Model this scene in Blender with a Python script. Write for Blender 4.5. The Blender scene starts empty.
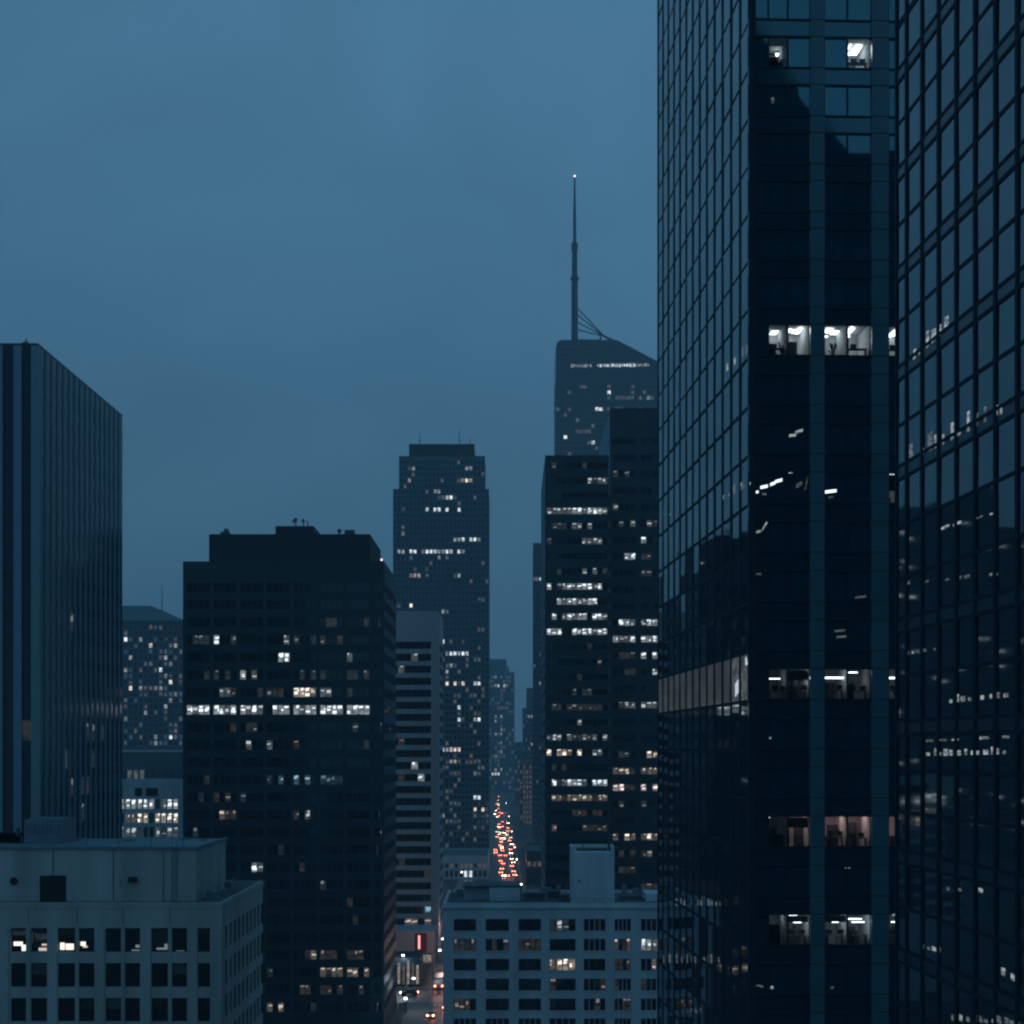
import bpy, math, random
from mathutils import Vector
random.seed(7)
S = bpy.context.scene
COL = S.collection

# ---------------------------------------------------------------- camera
F, CX, HY, CAMZ = 1780.0, 512.0, 747.0, 64.0
cam_data = bpy.data.cameras.new('camera')
cam = bpy.data.objects.new('camera', cam_data); COL.objects.link(cam)
cam.location = (0, 0, CAMZ); cam.rotation_euler = (math.radians(90), 0, 0)
cam_data.sensor_width = 36; cam_data.lens = F / 1024 * 36
cam_data.shift_y = (HY - 512) / 1024
cam_data.clip_start = 0.5; cam_data.clip_end = 30000
S.camera = cam
S.render.engine = 'CYCLES'
S.cycles.use_denoising = True
S.cycles.pixel_filter_type = 'BLACKMAN_HARRIS'
S.cycles.filter_width = 2.3
S.cycles.max_bounces = 6
S.cycles.volume_bounces = 1
S.cycles.sample_clamp_indirect = 3.0

# ---------------------------------------------------------------- world: overcast blue dusk
W = bpy.data.worlds.new('World'); S.world = W; W.use_nodes = True
nt = W.node_tree; nt.nodes.clear()
def N(t, typ, **kw):
    n = t.nodes.new(typ)
    for k, v in kw.items(): setattr(n, k, v)
    return n
wo = N(nt, 'ShaderNodeOutputWorld'); bg = N(nt, 'ShaderNodeBackground')
tc = N(nt, 'ShaderNodeTexCoord'); sep = N(nt, 'ShaderNodeSeparateXYZ')
ramp = N(nt, 'ShaderNodeValToRGB')
el = ramp.color_ramp.elements
el[0].position = 0.0; el[0].color = (0.064, 0.160, 0.250, 1)
el[1].position = 1.0; el[1].color = (0.052, 0.180, 0.290, 1)
for p, c in ((0.10, (0.064, 0.163, 0.258)), (0.19, (0.056, 0.159, 0.268)), (0.27, (0.066, 0.184, 0.308)), (0.37, (0.070, 0.190, 0.318)), (0.52, (0.052, 0.172, 0.276))):
    e = el.new(p); e.color = (*c, 1)
nt.links.new(tc.outputs['Generated'], sep.inputs[0]); nt.links.new(sep.outputs['Z'], ramp.inputs[0])
mp = N(nt, 'ShaderNodeMapping'); mp.inputs['Scale'].default_value = (1.0, 1.0, 1.7)
nz = N(nt, 'ShaderNodeTexNoise'); nz.inputs['Scale'].default_value = 5.0; nz.inputs['Detail'].default_value = 6; nz.inputs['Distortion'].default_value = .6
mr = N(nt, 'ShaderNodeMapRange'); mr.inputs['From Min'].default_value = 0.3; mr.inputs['From Max'].default_value = 0.7
mr.inputs['To Min'].default_value = 0.90; mr.inputs['To Max'].default_value = 1.08
nt.links.new(tc.outputs['Generated'], mp.inputs[0]); nt.links.new(mp.outputs[0], nz.inputs[0]); nt.links.new(nz.outputs[0], mr.inputs[0])
mul = N(nt, 'ShaderNodeMix', data_type='RGBA', blend_type='MULTIPLY'); mul.inputs[0].default_value = 1
nt.links.new(ramp.outputs[0], mul.inputs[6]); nt.links.new(mr.outputs[0], mul.inputs[7])
sky = N(nt, 'ShaderNodeTexSky', sky_type='NISHITA', sun_disc=False)
sky.sun_elevation = math.radians(3); sky.sun_rotation = math.radians(250); sky.air_density = 1.5; sky.ozone_density = 4
mix = N(nt, 'ShaderNodeMix', data_type='RGBA', blend_type='ADD'); mix.inputs[0].default_value = 0.010
nt.links.new(mul.outputs[2], mix.inputs[6]); nt.links.new(sky.outputs[0], mix.inputs[7])
nt.links.new(mix.outputs[2], bg.inputs[0]); bg.inputs[1].default_value = 1.0
nt.links.new(bg.outputs[0], wo.inputs[0])

sun_d = bpy.data.lights.new('sun', 'SUN'); sun_d.energy = 0.11; sun_d.angle = math.radians(40); sun_d.color = (0.55, 0.75, 1.0)
sun = bpy.data.objects.new('sun', sun_d); COL.objects.link(sun)
sun.rotation_euler = Vector((0.80, -0.35, 0.5)).to_track_quat('Z', 'Y').to_euler()
S.view_settings.view_transform = 'Standard'; S.view_settings.look = 'None'
S.view_settings.exposure = 0; S.view_settings.gamma = 1

# ---------------------------------------------------------------- helpers
def PX(px, Y): return (px - CX) / F * Y
def PZ(py, Y): return CAMZ - (py - HY) / F * Y
def proj(p): return (CX + F * p[0] / p[1], HY - F * (p[2] - CAMZ) / p[1])
def V2(x, y): return Vector((x, y, 0.0))
UP = Vector((0, 0, 1))

class MB:
    def __init__(s): s.v = []; s.f = []; s.m = []
    def face(s, pts, m=0):
        i = len(s.v); s.v += [tuple(p) for p in pts]; s.f.append(tuple(range(i, i + len(pts)))); s.m.append(m)
    def hexa(s, c, m=0):   # c: 4 bottom (ccw from above) + 4 top
        i = len(s.v); s.v += [tuple(p) for p in c]
        for q in ((3, 2, 1, 0), (4, 5, 6, 7), (0, 1, 5, 4), (1, 2, 6, 5), (2, 3, 7, 6), (3, 0, 4, 7)):
            s.f.append(tuple(i + k for k in q)); s.m.append(m)
    def box(s, x0, x1, y0, y1, z0, z1, m=0):
        s.hexa([(x0, y0, z0), (x1, y0, z0), (x1, y1, z0), (x0, y1, z0), (x0, y0, z1), (x1, y0, z1), (x1, y1, z1), (x0, y1, z1)], m)
    def ob(s, P, u, n, a0, a1, d0, d1, z0, z1, m=0):
        # box in a facade frame: along u from a0..a1, outward n from d0..d1
        q = []
        for z in (z0, z1):
            for a, d in ((a0, d1), (a1, d1), (a1, d0), (a0, d0)):
                w = P + u * a + n * d; q.append((w.x, w.y, z))
        s.hexa(q, m)
    def tube(s, A, B, r0, r1=None, k=8, m=0):
        A = Vector(A); B = Vector(B); r1 = r0 if r1 is None else r1
        d = (B - A).normalized(); t = Vector((0, 1, 0)) if abs(d.y) < .9 else Vector((1, 0, 0))
        e = d.cross(t).normalized(); g = d.cross(e)
        i = len(s.v)
        for P, r in ((A, r0), (B, r1)):
            for j in range(k):
                a = 2 * math.pi * j / k; s.v.append(tuple(P + (e * math.cos(a) + g * math.sin(a)) * r))
        for j in range(k):
            s.f.append((i + j, i + (j + 1) % k, i + k + (j + 1) % k, i + k + j)); s.m.append(m)
        s.f.append(tuple(i + j for j in range(k))[::-1]); s.m.append(m)
        s.f.append(tuple(i + k + j for j in range(k))); s.m.append(m)
    def sphere(s, c, r, m=0, a=10, b=6, sz=1.0):
        i = len(s.v)
        for y in range(b + 1):
            t = math.pi * y / b
            for x in range(a):
                p = 2 * math.pi * x / a
                s.v.append((c[0] + r * math.sin(t) * math.cos(p), c[1] + r * math.sin(t) * math.sin(p), c[2] + r * sz * math.cos(t)))
        for y in range(b):
            for x in range(a):
                s.f.append((i + y * a + x, i + (y + 1) * a + x, i + (y + 1) * a + (x + 1) % a, i + y * a + (x + 1) % a)); s.m.append(m)
    def build(s, name, mats, parent=None):
        if not isinstance(mats, (list, tuple)): mats = [mats]
        me = bpy.data.meshes.new(name)
        O = Vector(parent['_o']) if parent is not None and '_o' in parent else Vector((0, 0, 0))
        me.from_pydata([(a - O.x, b - O.y, c - O.z) for a, b, c in s.v], [], s.f)
        for m in mats: me.materials.append(m)
        me.polygons.foreach_set('material_index', s.m); me.update()
        o = bpy.data.objects.new(name, me); COL.objects.link(o)
        if parent is not None: o.parent = parent
        o['_o'] = tuple(O)
        return o

def tag(o, label=None, cat=None, group=None, kind=None):
    if label: o['label'] = label
    if cat: o['category'] = cat
    if group: o['group'] = group
    if kind: o['kind'] = kind
    return o
def thing(name, label, cat, loc, group=None):
    o = bpy.data.objects.new(name, None); COL.objects.link(o); o.location = loc; o['_o'] = tuple(loc)
    o.empty_display_size = 1
    return tag(o, label, cat, group)
def copy_tree(o, parent=None):
    c = o.copy(); COL.objects.link(c)
    if parent is not None: c.parent = parent
    for ch in list(o.children): copy_tree(ch, c)
    return c

# ---------------------------------------------------------------- materials
def mat(name, base, rough=0.7, ior=1.5, metal=0.0, var=0.0, vs=0.4, bump=0.0, bs=0.25, spec=0.5, tint=None, streak=False):
    m = bpy.data.materials.new(name); m.use_nodes = True; t = m.node_tree
    b = t.nodes['Principled BSDF']
    b.inputs['Base Color'].default_value = (*base, 1); b.inputs['Roughness'].default_value = rough
    b.inputs['IOR'].default_value = ior; b.inputs['Metallic'].default_value = metal
    b.inputs['Specular IOR Level'].default_value = spec
    if tint: b.inputs['Specular Tint'].default_value = (*tint, 1)
    g = N(t, 'ShaderNodeNewGeometry')
    if var:
        n = N(t, 'ShaderNodeTexNoise'); n.inputs['Scale'].default_value = vs; n.inputs['Detail'].default_value = 6
        if streak:
            mpp = N(t, 'ShaderNodeMapping'); mpp.inputs['Scale'].default_value = (1, 1, 0.12)
            t.links.new(g.outputs['Position'], mpp.inputs[0]); t.links.new(mpp.outputs[0], n.inputs[0])
        else: t.links.new(g.outputs['Position'], n.inputs[0])
        r = N(t, 'ShaderNodeMapRange'); r.inputs['From Min'].default_value = .3; r.inputs['From Max'].default_value = .7
        r.inputs['To Min'].default_value = 1 - var; r.inputs['To Max'].default_value = 1 + var
        x = N(t, 'ShaderNodeMix', data_type='RGBA', blend_type='MULTIPLY'); x.inputs[0].default_value = 1
        x.inputs[6].default_value = (*base, 1)
        t.links.new(n.outputs[0], r.inputs[0]); t.links.new(r.outputs[0], x.inputs[7]); t.links.new(x.outputs[2], b.inputs['Base Color'])
    if bump:
        n = N(t, 'ShaderNodeTexNoise'); n.inputs['Scale'].default_value = bs; n.inputs['Detail'].default_value = 2
        t.links.new(g.outputs['Position'], n.inputs[0])
        bp = N(t, 'ShaderNodeBump'); bp.inputs['Strength'].default_value = bump; bp.inputs['Distance'].default_value = 0.1
        t.links.new(n.outputs[0], bp.inputs['Height']); t.links.new(bp.outputs[0], b.inputs['Normal'])
    return m

def lit(name, color, strength, scale=1.0, lo=0.40, hi=0.62, floor=0.10, sample=False, zs=4.0, sheen=True):
    # an interior seen through a pane: uneven light from ceiling fittings, blinds and furniture
    m = bpy.data.materials.new(name); m.use_nodes = True; t = m.node_tree
    b = t.nodes['Principled BSDF']; b.inputs['Base Color'].default_value = (.01, .015, .02, 1)
    b.inputs['Roughness'].default_value = .1
    g = N(t, 'ShaderNodeNewGeometry'); mpp = N(t, 'ShaderNodeMapping'); mpp.inputs['Scale'].default_value = (1, 1, zs)
    n = N(t, 'ShaderNodeTexNoise'); n.inputs['Scale'].default_value = scale; n.inputs['Detail'].default_value = 1.5
    t.links.new(g.outputs['Position'], mpp.inputs[0]); t.links.new(mpp.outputs[0], n.inputs[0])
    r = N(t, 'ShaderNodeMapRange'); r.inputs['From Min'].default_value = lo; r.inputs['From Max'].default_value = hi
    r.inputs['To Min'].default_value = floor * strength; r.inputs['To Max'].default_value = strength
    t.links.new(n.outputs[0], r.inputs[0]); t.links.new(r.outputs[0], b.inputs['Emission Strength'])
    b.inputs['Emission Color'].default_value = (*color, 1)
    m.cycles.emission_sampling = 'AUTO' if sample else 'NONE'
    return m

def glow(name, color, strength, sample=False):
    m = bpy.data.materials.new(name); m.use_nodes = True; t = m.node_tree; t.nodes.clear()
    e = N(t, 'ShaderNodeEmission'); e.inputs[0].default_value = (*color, 1); e.inputs[1].default_value = strength
    o = N(t, 'ShaderNodeOutputMaterial'); t.links.new(e.outputs[0], o.inputs[0])
    m.cycles.emission_sampling = 'AUTO' if sample else 'NONE'
    return m

TEAL = (0.70, 0.93, 1.0)
M_curtain = mat('coated_glass', (.002, .020, .038), .03, 2.2, bump=.014, bs=.35, tint=TEAL)
M_front   = mat('coated_front_glass', (.002, .040, .070), .03, 2.7, bump=.004, bs=.5, tint=(.45, .92, 1.0))
M_mull    = mat('dark_blue_mullion', (.012, .030, .048), .7, 1.5, spec=.12)
M_band    = mat('dark_spandrel_panel', (.018, .050, .072), .3, 1.5, spec=.4, var=.15, vs=.3)
M_fspan   = mat('front_spandrel_glass', (.002, .030, .052), .10, 2.3, var=.2, vs=.3, tint=(.45, .92, 1.0))
M_ltg     = mat('smoked_window_glass', (.003, .024, .044), .12, 1.40, bump=.006, bs=.4)
M_strip   = mat('blue_pilaster_panel', (.062, .15, .195), .3, 1.5, var=.12, vs=.3)
M_dglass  = mat('dark_window_glass', (.003, .011, .017), .08, 1.6, bump=.006, bs=.4, tint=(.6, .9, 1.0))
M_dwall   = mat('dark_bronze_cladding', (.003, .022, .037), .45, 1.5, var=.2, vs=.25)
M_dpier   = mat('dark_pier_cladding', (.010, .030, .043), .45, 1.5, var=.15, vs=.25)
M_mech    = mat('dark_louvre', (.005, .012, .018), .6, 1.5, var=.2, vs=.6)
M_conc    = mat('pale_concrete', (.45, .44, .42), .8, var=.24, vs=.35, bump=.2, bs=2, streak=True)
M_conc2   = mat('cream_masonry', (.54, .585, .63), .8, var=.2, vs=.3, bump=.2, bs=2, streak=True)
M_lav     = mat('grey_precast', (.50, .46, .48), .8, var=.1, vs=.2, streak=True)
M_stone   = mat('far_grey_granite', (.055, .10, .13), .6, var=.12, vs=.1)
M_stone2  = mat('far_brown_stone', (.22, .16, .14), .8, var=.15, vs=.1)
M_roof    = mat('roof_membrane', (.07, .10, .12), .9, var=.35, vs=.25)
M_metal   = mat('galvanised_metal', (.16, .22, .26), .6, metal=.2, var=.2, vs=1.2)
M_dark    = mat('black_opening', (.01, .011, .012), .8)
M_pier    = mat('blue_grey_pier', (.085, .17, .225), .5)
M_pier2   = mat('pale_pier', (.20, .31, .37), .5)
M_steel   = mat('spire_steel', (.05, .06, .07), .5)
M_asph    = mat('asphalt', (.05, .05, .052), .42, var=.3, vs=.15)
M_ground  = mat('city_ground', (.06, .06, .06), .9, var=.3, vs=.02)
M_blind   = mat('dark_blind', (.022, .026, .028), .5, var=.2, vs=3)
M_blind2  = mat('grey_blind', (.06, .065, .068), .5, var=.2, vs=3)
M_pave    = mat('pavement_concrete', (.20, .19, .18), .85, var=.25, vs=.3)
M_paint   = mat('road_paint', (.6, .6, .58), .7, var=.2, vs=2)
M_tire    = mat('tyre_rubber', (.02, .02, .02), .9)
CW, WW, PK = (.82, .93, 1.0), (1.0, .88, .74), (1.0, .82, .78)
L = {}
STREAK = {}
for kk, cc_, nm in (('c', CW, 'cool'), ('w', WW, 'warm'), ('p', PK, 'rosy'), ('b', (.45, .8, 1.0), 'bluish')):
    for lv_, e_ in ((1, .030), (2, .105), (3, .34)):
        L[(kk, lv_)] = lit('%s_%s_interior' % (nm, ('dim', 'mid', 'bright')[lv_ - 1]), cc_, e_, scale=.8, lo=.35, hi=.65, floor=.35, zs=1.6)
        STREAK[L[(kk, lv_)].name] = (glow('%s_%s_fitting' % (nm, ('dim', 'mid', 'bright')[lv_ - 1]), cc_, (.22, .65, 1.5)[lv_ - 1]), lv_)
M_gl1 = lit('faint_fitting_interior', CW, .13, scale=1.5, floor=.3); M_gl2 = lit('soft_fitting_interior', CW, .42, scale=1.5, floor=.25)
# distant towers: small bright interiors
FAR = {k: lit('distant_' + m.name, {'c': CW, 'w': (1, .86, .7), 'p': PK, 'b': (.4, .7, 1.0)}[k[0]], {1: .11, 2: .42, 3: 1.35}[k[1]], scale=.45, floor=.35, zs=1) for k, m in L.items()}
M_dimroom = lit('dim_back_room_interior', (.6, .8, 1.0), .035, scale=1.2, floor=.4)
M_sparse = lit('half_lit_interior', (1.0, .88, .76), 1.0, scale=2.2, lo=.57, hi=.66, floor=.02, zs=3)
M_sparsec = lit('dim_lit_interior', (.9, .93, 1.0), .5, scale=2.6, lo=.54, hi=.64, floor=.05, zs=2)
M_sidelit = lit('grey_lit_interior', (.86, .92, 1.0), .042, scale=.25, floor=.7, zs=1)
M_lamp = glow('lamp_globe', (1.0, .86, .72), 14)
M_lampw = glow('white_lamp_globe', (.85, .93, 1.0), 12)
M_tail = glow('tail_light', (1.0, .22, .13), 26, True)
M_tail2 = glow('brake_light', (1.0, .42, .28), 60, True)
M_head = glow('headlight', (1.0, .74, .52), 34, True)
M_neon = glow('neon_red_glow', (1.0, .14, .16), .035, True)
M_neonp = glow('neon_pink', (1.0, .42, .42), 1.4, True)
M_beacon = glow('beacon', (1.0, .75, .8), 2.2)
M_fix = glow('ceiling_fitting', (.90, .97, 1.0), 6.0, True)
M_fixw = glow('warm_ceiling_fitting', (1.0, .84, .80), 7.0, True)
# clear glass for panes with a modelled room behind
def clear(name):
    m = bpy.data.materials.new(name); m.use_nodes = True; t = m.node_tree; t.nodes.clear()
    o = N(t, 'ShaderNodeOutputMaterial'); mx = N(t, 'ShaderNodeMixShader'); fr = N(t, 'ShaderNodeFresnel'); fr.inputs[0].default_value = 1.8
    tr = N(t, 'ShaderNodeBsdfTransparent'); tr.inputs[0].default_value = (.72, .80, .84, 1)
    gl = N(t, 'ShaderNodeBsdfGlossy'); gl.inputs['Roughness'].default_value = .03
    t.links.new(fr.outputs[0], mx.inputs[0]); t.links.new(tr.outputs[0], mx.inputs[1]); t.links.new(gl.outputs[0], mx.inputs[2]); t.links.new(mx.outputs[0], o.inputs[0])
    return m
M_clear = clear('clear_office_glass')
M_rwall = mat('office_wall', (.42, .43, .44), .9)
M_rwallp = mat('rosy_office_wall', (.48, .38, .38), .9)
M_rdark = mat('office_furniture', (.02, .022, .026), .6)

# ---------------------------------------------------------------- buildings
BUILD = []
class Building:
    def __init__(s, name, label, P, u, width, depth, ztop, far=False, cat='building', hints=(), core=None, side=None):
        # P front-left corner (seen from outside), u along the front, s.s direction going back
        s.P = P; s.u = u; s.w = width; s.d = depth; s.z = ztop
        s.s = Vector((-u.y, u.x, 0)); s.far = far
        c = P + u * (width / 2) + s.s * (depth / 2)
        s.o = thing(name, label, cat, (c.x, c.y, 0)); s.c = c
        s.wins = []; s.wall = MB(); s.mats = []; s.hints = list(hints)
        BUILD.append(s)
    def mi(s, m):
        if m not in s.mats: s.mats.append(m)
        return s.mats.index(m)
    def core(s, m, inset=0.35, z0=0, z1=None):
        s.wall.ob(s.P, s.u, -s.s, inset, s.w - inset, -(s.d - inset), -inset, z0, (s.z if z1 is None else z1) - .02, s.mi(m))
    def roofslab(s, m, z=None, par=0.9, t=.35, wallm=None):
        # recessed roof behind a parapet
        z = s.z if z is None else z
        k = MB(); wm = s.mi(wallm)
        s.wall.ob(s.P, s.u, -s.s, 0, s.w, -t, 0, z, z + par, wm)
        s.wall.ob(s.P, s.u, -s.s, 0, s.w, -s.d, -(s.d - t), z, z + par, wm)
        s.wall.ob(s.P, s.u, -s.s, 0, t, -(s.d - t), -t, z, z + par, wm)
        s.wall.ob(s.P, s.u, -s.s, s.w - t, s.w, -(s.d - t), -t, z, z + par, wm)
        k.ob(s.P, s.u, -s.s, t + .003, s.w - t - .003, -(s.d - t - .003), -(t + .003), z - .3, z + .06)
        k.build('roof', m, s.o)
    def face(s, which):
        if which == 'front': return s.P, s.u, -s.s, s.w
        if which == 'right': return s.P + s.u * s.w, s.s, s.u, s.d
        if which == 'left':  return s.P + s.s * s.d, -s.s, -s.u, s.d
        return s.P + s.u * s.w + s.s * s.d, -s.u, s.s, s.w
    def grid(s, which, cols, rows, wm, gm, z0, z1, depth=.3, split=1, mull=.1, litfn=None, frame=False, a_end=None, tilt=.003, rwin=.12, pierm=None):
        """wall grid: horizontal bands and piers butted between them, panes recessed in the openings"""
        P, u, n, Wd = s.face(which)
        Wd = a_end or Wd
        wi = s.mi(wm); pi = s.mi(pierm or wm); rows = sorted(rows); cols = sorted(cols)
        a_lo = depth if which in ('left', 'right') else 0
        a_hi = Wd - (depth if which in ('left', 'right') and not a_end else 0)
        zz = z0
        for (r0, r1) in rows:
            if r0 > zz + 1e-3: s.wall.ob(P, u, n, a_lo, a_hi, -depth - .02, 0, zz, r0, wi)
            aa = a_lo
            for (c0, c1) in cols:
                if c0 > aa + 1e-3: s.wall.ob(P, u, n, aa, c0, -depth - .02, -.004, r0, r1, pi)
                aa = c1
            if a_hi > aa + 1e-3: s.wall.ob(P, u, n, aa, a_hi, -depth - .02, -.004, r0, r1, pi)
            zz = r1
        if z1 > zz: s.wall.ob(P, u, n, a_lo, a_hi, -depth - .02, 0, zz, z1, wi)
        for (r0, r1) in rows:
            for (c0, c1) in cols:
                k = (c1 - c0) / split
                for j in range(split):
                    a0 = c0 + j * k; a1 = a0 + k
                    if split > 1 and j < split - 1:
                        s.wall.ob(P, u, n, a1 - mull / 2, a1 + mull / 2, -depth, -depth + rwin + .05, r0, r1, pi)
                    s.pane(P, u, n, a0, a1, r0, r1, -depth + rwin, gm, litfn, frame, tilt)
    def pane(s, P, u, n, a0, a1, z0, z1, d, gm, litfn=None, frame=False, tilt=.003, force=None):
        t1 = random.uniform(-tilt, tilt) * (a1 - a0); t2 = random.uniform(-tilt, tilt) * (z1 - z0)
        pts = []
        for a, z, e in ((a0, z0, -t1 - t2), (a1, z0, t1 - t2), (a1, z1, t1 + t2), (a0, z1, -t1 + t2)):
            w = P + u * a + n * (d + e); pts.append((w.x, w.y, z))
        c = [sum(q[i] for q in pts) / 4 for i in range(3)]
        m = gm
        if force is not None: m = force
        elif c[1] > 1:
            px, py = proj(c); fp = abs(z1 - z0) / c[1] * F
            for h in s.hints:
                y, x0, x1, lv, colr, dens = h[:6]
                if x0 <= px <= x1 and abs(py - y) <= max(fp * .75, h[6] if len(h) > 6 else 0) and random.random() < dens:
                    lv2 = lv
                    if random.random() < .22: lv2 = max(1, lv - 1)
                    m = (FAR if s.far else L)[(colr, lv2)]; break
            else:
                if litfn: m = litfn(px, py) or gm
        s.wins.append((pts, n, m, frame))
        if m.name in STREAK:
            sm, lv_ = STREAK[m.name]; w_, h_ = a1 - a0, z1 - z0
            for q in range(random.choice(((0, 1), (1, 1, 2), (1, 2, 3, 3))[lv_ - 1])):
                ww = w_ * random.uniform(.25, .85); hh_ = h_ * random.choice((.12, .18, .3)); xa = a0 + random.uniform(.03, 1) * (w_ - ww) ; zt = z1 - h_ * random.choice((.05, .1, .25, .4, .6)) - hh_ 
                sk = random.choice((0, 0, .1)) * h_; zt = max(z0 + .02, zt); xa = min(xa, a1 - ww - .02)
                s.wins.append(([tuple(P + u * a + n * (d + .012 + q * .004) + UP * z) for a, z in ((xa, zt), (xa + ww, zt + sk), (xa + ww, min(z1 - .01, zt + sk + hh_)), (xa, min(z1 - .01, zt + hh_)))], n, sm, 'interior_light'))
        if frame and m is gm and random.random() < .45:
            f_ = random.choice((.25, .35, .5, .5, .8)); zb = z1 - (z1 - z0) * f_
            q_ = [tuple(P + u * a + n * (d + .006) + UP * z) for a, z in ((a0 + .05, zb), (a1 - .05, zb), (a1 - .05, z1 - .03), (a0 + .05, z1 - .03))]
            s.wins.append((q_, n, random.choice((M_blind, M_blind, M_blind2)), 'blind'))
    def fins(s, which, pos, w, out, m, z0, z1, back=.3):
        P, u, n, Wd = s.face(which)
        for a in pos: s.wall.ob(P, u, n, a - w / 2, a + w / 2, -back, out, z0, z1, s.mi(m))

def seg_hits(p, b):
    # does the line from the camera to p pass through building b?
    d0 = Vector((0, 0, 0)) - b.P; d1 = Vector((p[0], p[1], 0)) - b.P
    t0, t1 = 0.0, .995
    for ax, lim in ((b.u, b.w), (b.s, b.d)):
        o = d0.dot(ax); e = d1.dot(ax); v = e - o
        if abs(v) < 1e-9:
            if o < 0 or o > lim: return False
            continue
        ta, tb = (0 - o) / v, (lim - o) / v
        if ta > tb: ta, tb = tb, ta
        t0 = max(t0, ta); t1 = min(t1, tb)
        if t0 >= t1: return False
    z = CAMZ + (p[2] - CAMZ) * t0; z2 = CAMZ + (p[2] - CAMZ) * t1
    return min(z, z2) < b.z

def finish_windows():
    for b in BUILD:
        b.wall.build('wall', b.mats, b.o) if b.wall.v else None
        sc = []
        for i, (pts, n, m, fr) in enumerate(b.wins):
            c = Vector([sum(q[k] for q in pts) / 4 for k in range(3)])
            if c.y < 5: continue
            v = c - Vector((0, 0, CAMZ))
            if v.dot(n) >= 0: continue
            q = [proj(t) for t in pts]
            ar = abs(sum(q[k][0] * q[(k + 1) % 4][1] - q[(k + 1) % 4][0] * q[k][1] for k in range(4))) / 2
            px, py = proj(c)
            if not (0 < px < 1024 and 0 < py < 1024): continue
            if any(o is not b and seg_hits(c, o) for o in BUILD): continue
            if m.name.find('interior') >= 0: ar *= 3      # lit panes are the ones that show
            sc.append((ar, i))
        sc.sort(reverse=True); top = set(); cnt_ = {}; RS = {}
        for a, i in sc:
            nm = b.wins[i][3]; nm = nm if isinstance(nm, str) else 'window'
            if nm == 'interior_light' and a < .9: continue
            if cnt_.get(nm, 0) < 100: top.add(i); cnt_[nm] = cnt_.get(nm, 0) + 1
        for i, (pts, n, m, fr) in enumerate(b.wins):
            if i in top:
                k = MB()
                if fr is True:
                    P0, P1, P2, P3 = [Vector(t) for t in pts]; cc = (P0 + P2) / 2
                    k.face(pts); w = None
                    fm = MB()
                    uu = (P1 - P0); L_ = uu.length; uu.normalize(); hgt = (P3 - P0).z
                    t = min(.09, L_ * .08)
                    for a0, a1, h0, h1 in ((0, L_, 0, t), (0, L_, hgt - t, hgt), (0, t, t, hgt - t), (L_ - t, L_, t, hgt - t), (t, L_ - t, hgt * .5 - t * .4, hgt * .5 + t * .4)):
                        fm.ob(Vector((P0.x, P0.y, 0)), uu, n, a0, a1, .012, .07, P0.z + h0, P0.z + h1)
                    w = fm.build('window', M_mull, b.o); k.build('pane', m, w)
                else:
                    k.face(pts); k.build(fr or 'window', m, b.o)
            else:
                nm = fr if isinstance(fr, str) else 'window'
                rest, rm = RS.setdefault(nm, (MB(), []))
                if m not in rm: rm.append(m)
                rest.face(pts, rm.index(m))
        for nm, (rest, rm) in RS.items():
            o = rest.build(nm, rm, b.o); o['kind'] = 'stuff'

def span(n, w, gap, start=0.0, cell=None):
    cell = cell or w + gap
    return [(start + i * cell, start + i * cell + w) for i in range(n)]

EX = Vector((1, 0, 0))
# ================================================================ SETTING
g = MB(); g.box(-2500, 2500, -400, 6000, -1.0, -0.004); tag(g.build('ground', M_ground), kind='structure')
AV0, AV1 = -20.0, 7.5          # carriageway of the avenue
SL = -0.009
def avx(y): return SL * (y - 450)
r = MB()
r.hexa([(AV0, 60, -.003), (AV1, 60, -.003), (AV1 + avx(4200), 4200, -.003), (AV0 + avx(4200), 4200, -.003),
        (AV0, 60, .004), (AV1, 60, .004), (AV1 + avx(4200), 4200, .004), (AV0 + avx(4200), 4200, .004)])
tag(r.build('road', M_asph), kind='structure')
for X0, X1, Y0, Y1 in ((-400, AV0 - .02, 446, 468), (AV1 + .02, 400, 446, 468)):
    c = MB(); c.box(X0, X1, Y0, Y1, -.003, .0035); tag(c.build('cross_street', M_asph), kind='structure')
def pave(X0, X1, Y0, Y1):
    c = MB(); c.hexa([(X0 + avx(Y0) * 1, Y0, -.1), (X1 + avx(Y0), Y0, -.1), (X1 + avx(Y1), Y1, -.1), (X0 + avx(Y1), Y1, -.1),
                      (X0 + avx(Y0), Y0, .14), (X1 + avx(Y0), Y0, .14), (X1 + avx(Y1), Y1, .14), (X0 + avx(Y1), Y1, .14)])
    tag(c.build('pavement', M_pave), kind='structure')
pave(AV0 - 6, AV0 + .3, 100, 445); pave(AV0 - 2.4, AV0 + .3, 469, 4000)
pave(AV1 - .3, AV1 + 5, 100, 445); pave(AV1 - .3, AV1 + 1.3, 469, 4000)
mk = MB()
for lane in (1, 2, 3, 4, 5):
    x = AV0 + (AV1 - AV0) * lane / 6
    for k in range(0, 130):
        y = 120 + k * 9
        if 436 < y < 474: continue
        mk.box(x + avx(y) - .07, x + avx(y) + .07, y, y + 3, .005, .012)
for y0 in (440, 470):
    for k in range(14):
        x = AV0 + .6 + k * 1.4; mk.box(x, x + .7, y0, y0 + 3.2, .005, .012)
mk.box(AV0 + .5, AV0 + 10, 433, 433.8, .005, .012)
for x0 in (-24.5,):
    for k in range(14):
        y = 447 + k * 1.45; mk.box(x0, x0 + 3, y, y + .6, .005, .012)
tag(mk.build('road_marking', M_paint), kind='structure')

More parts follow.
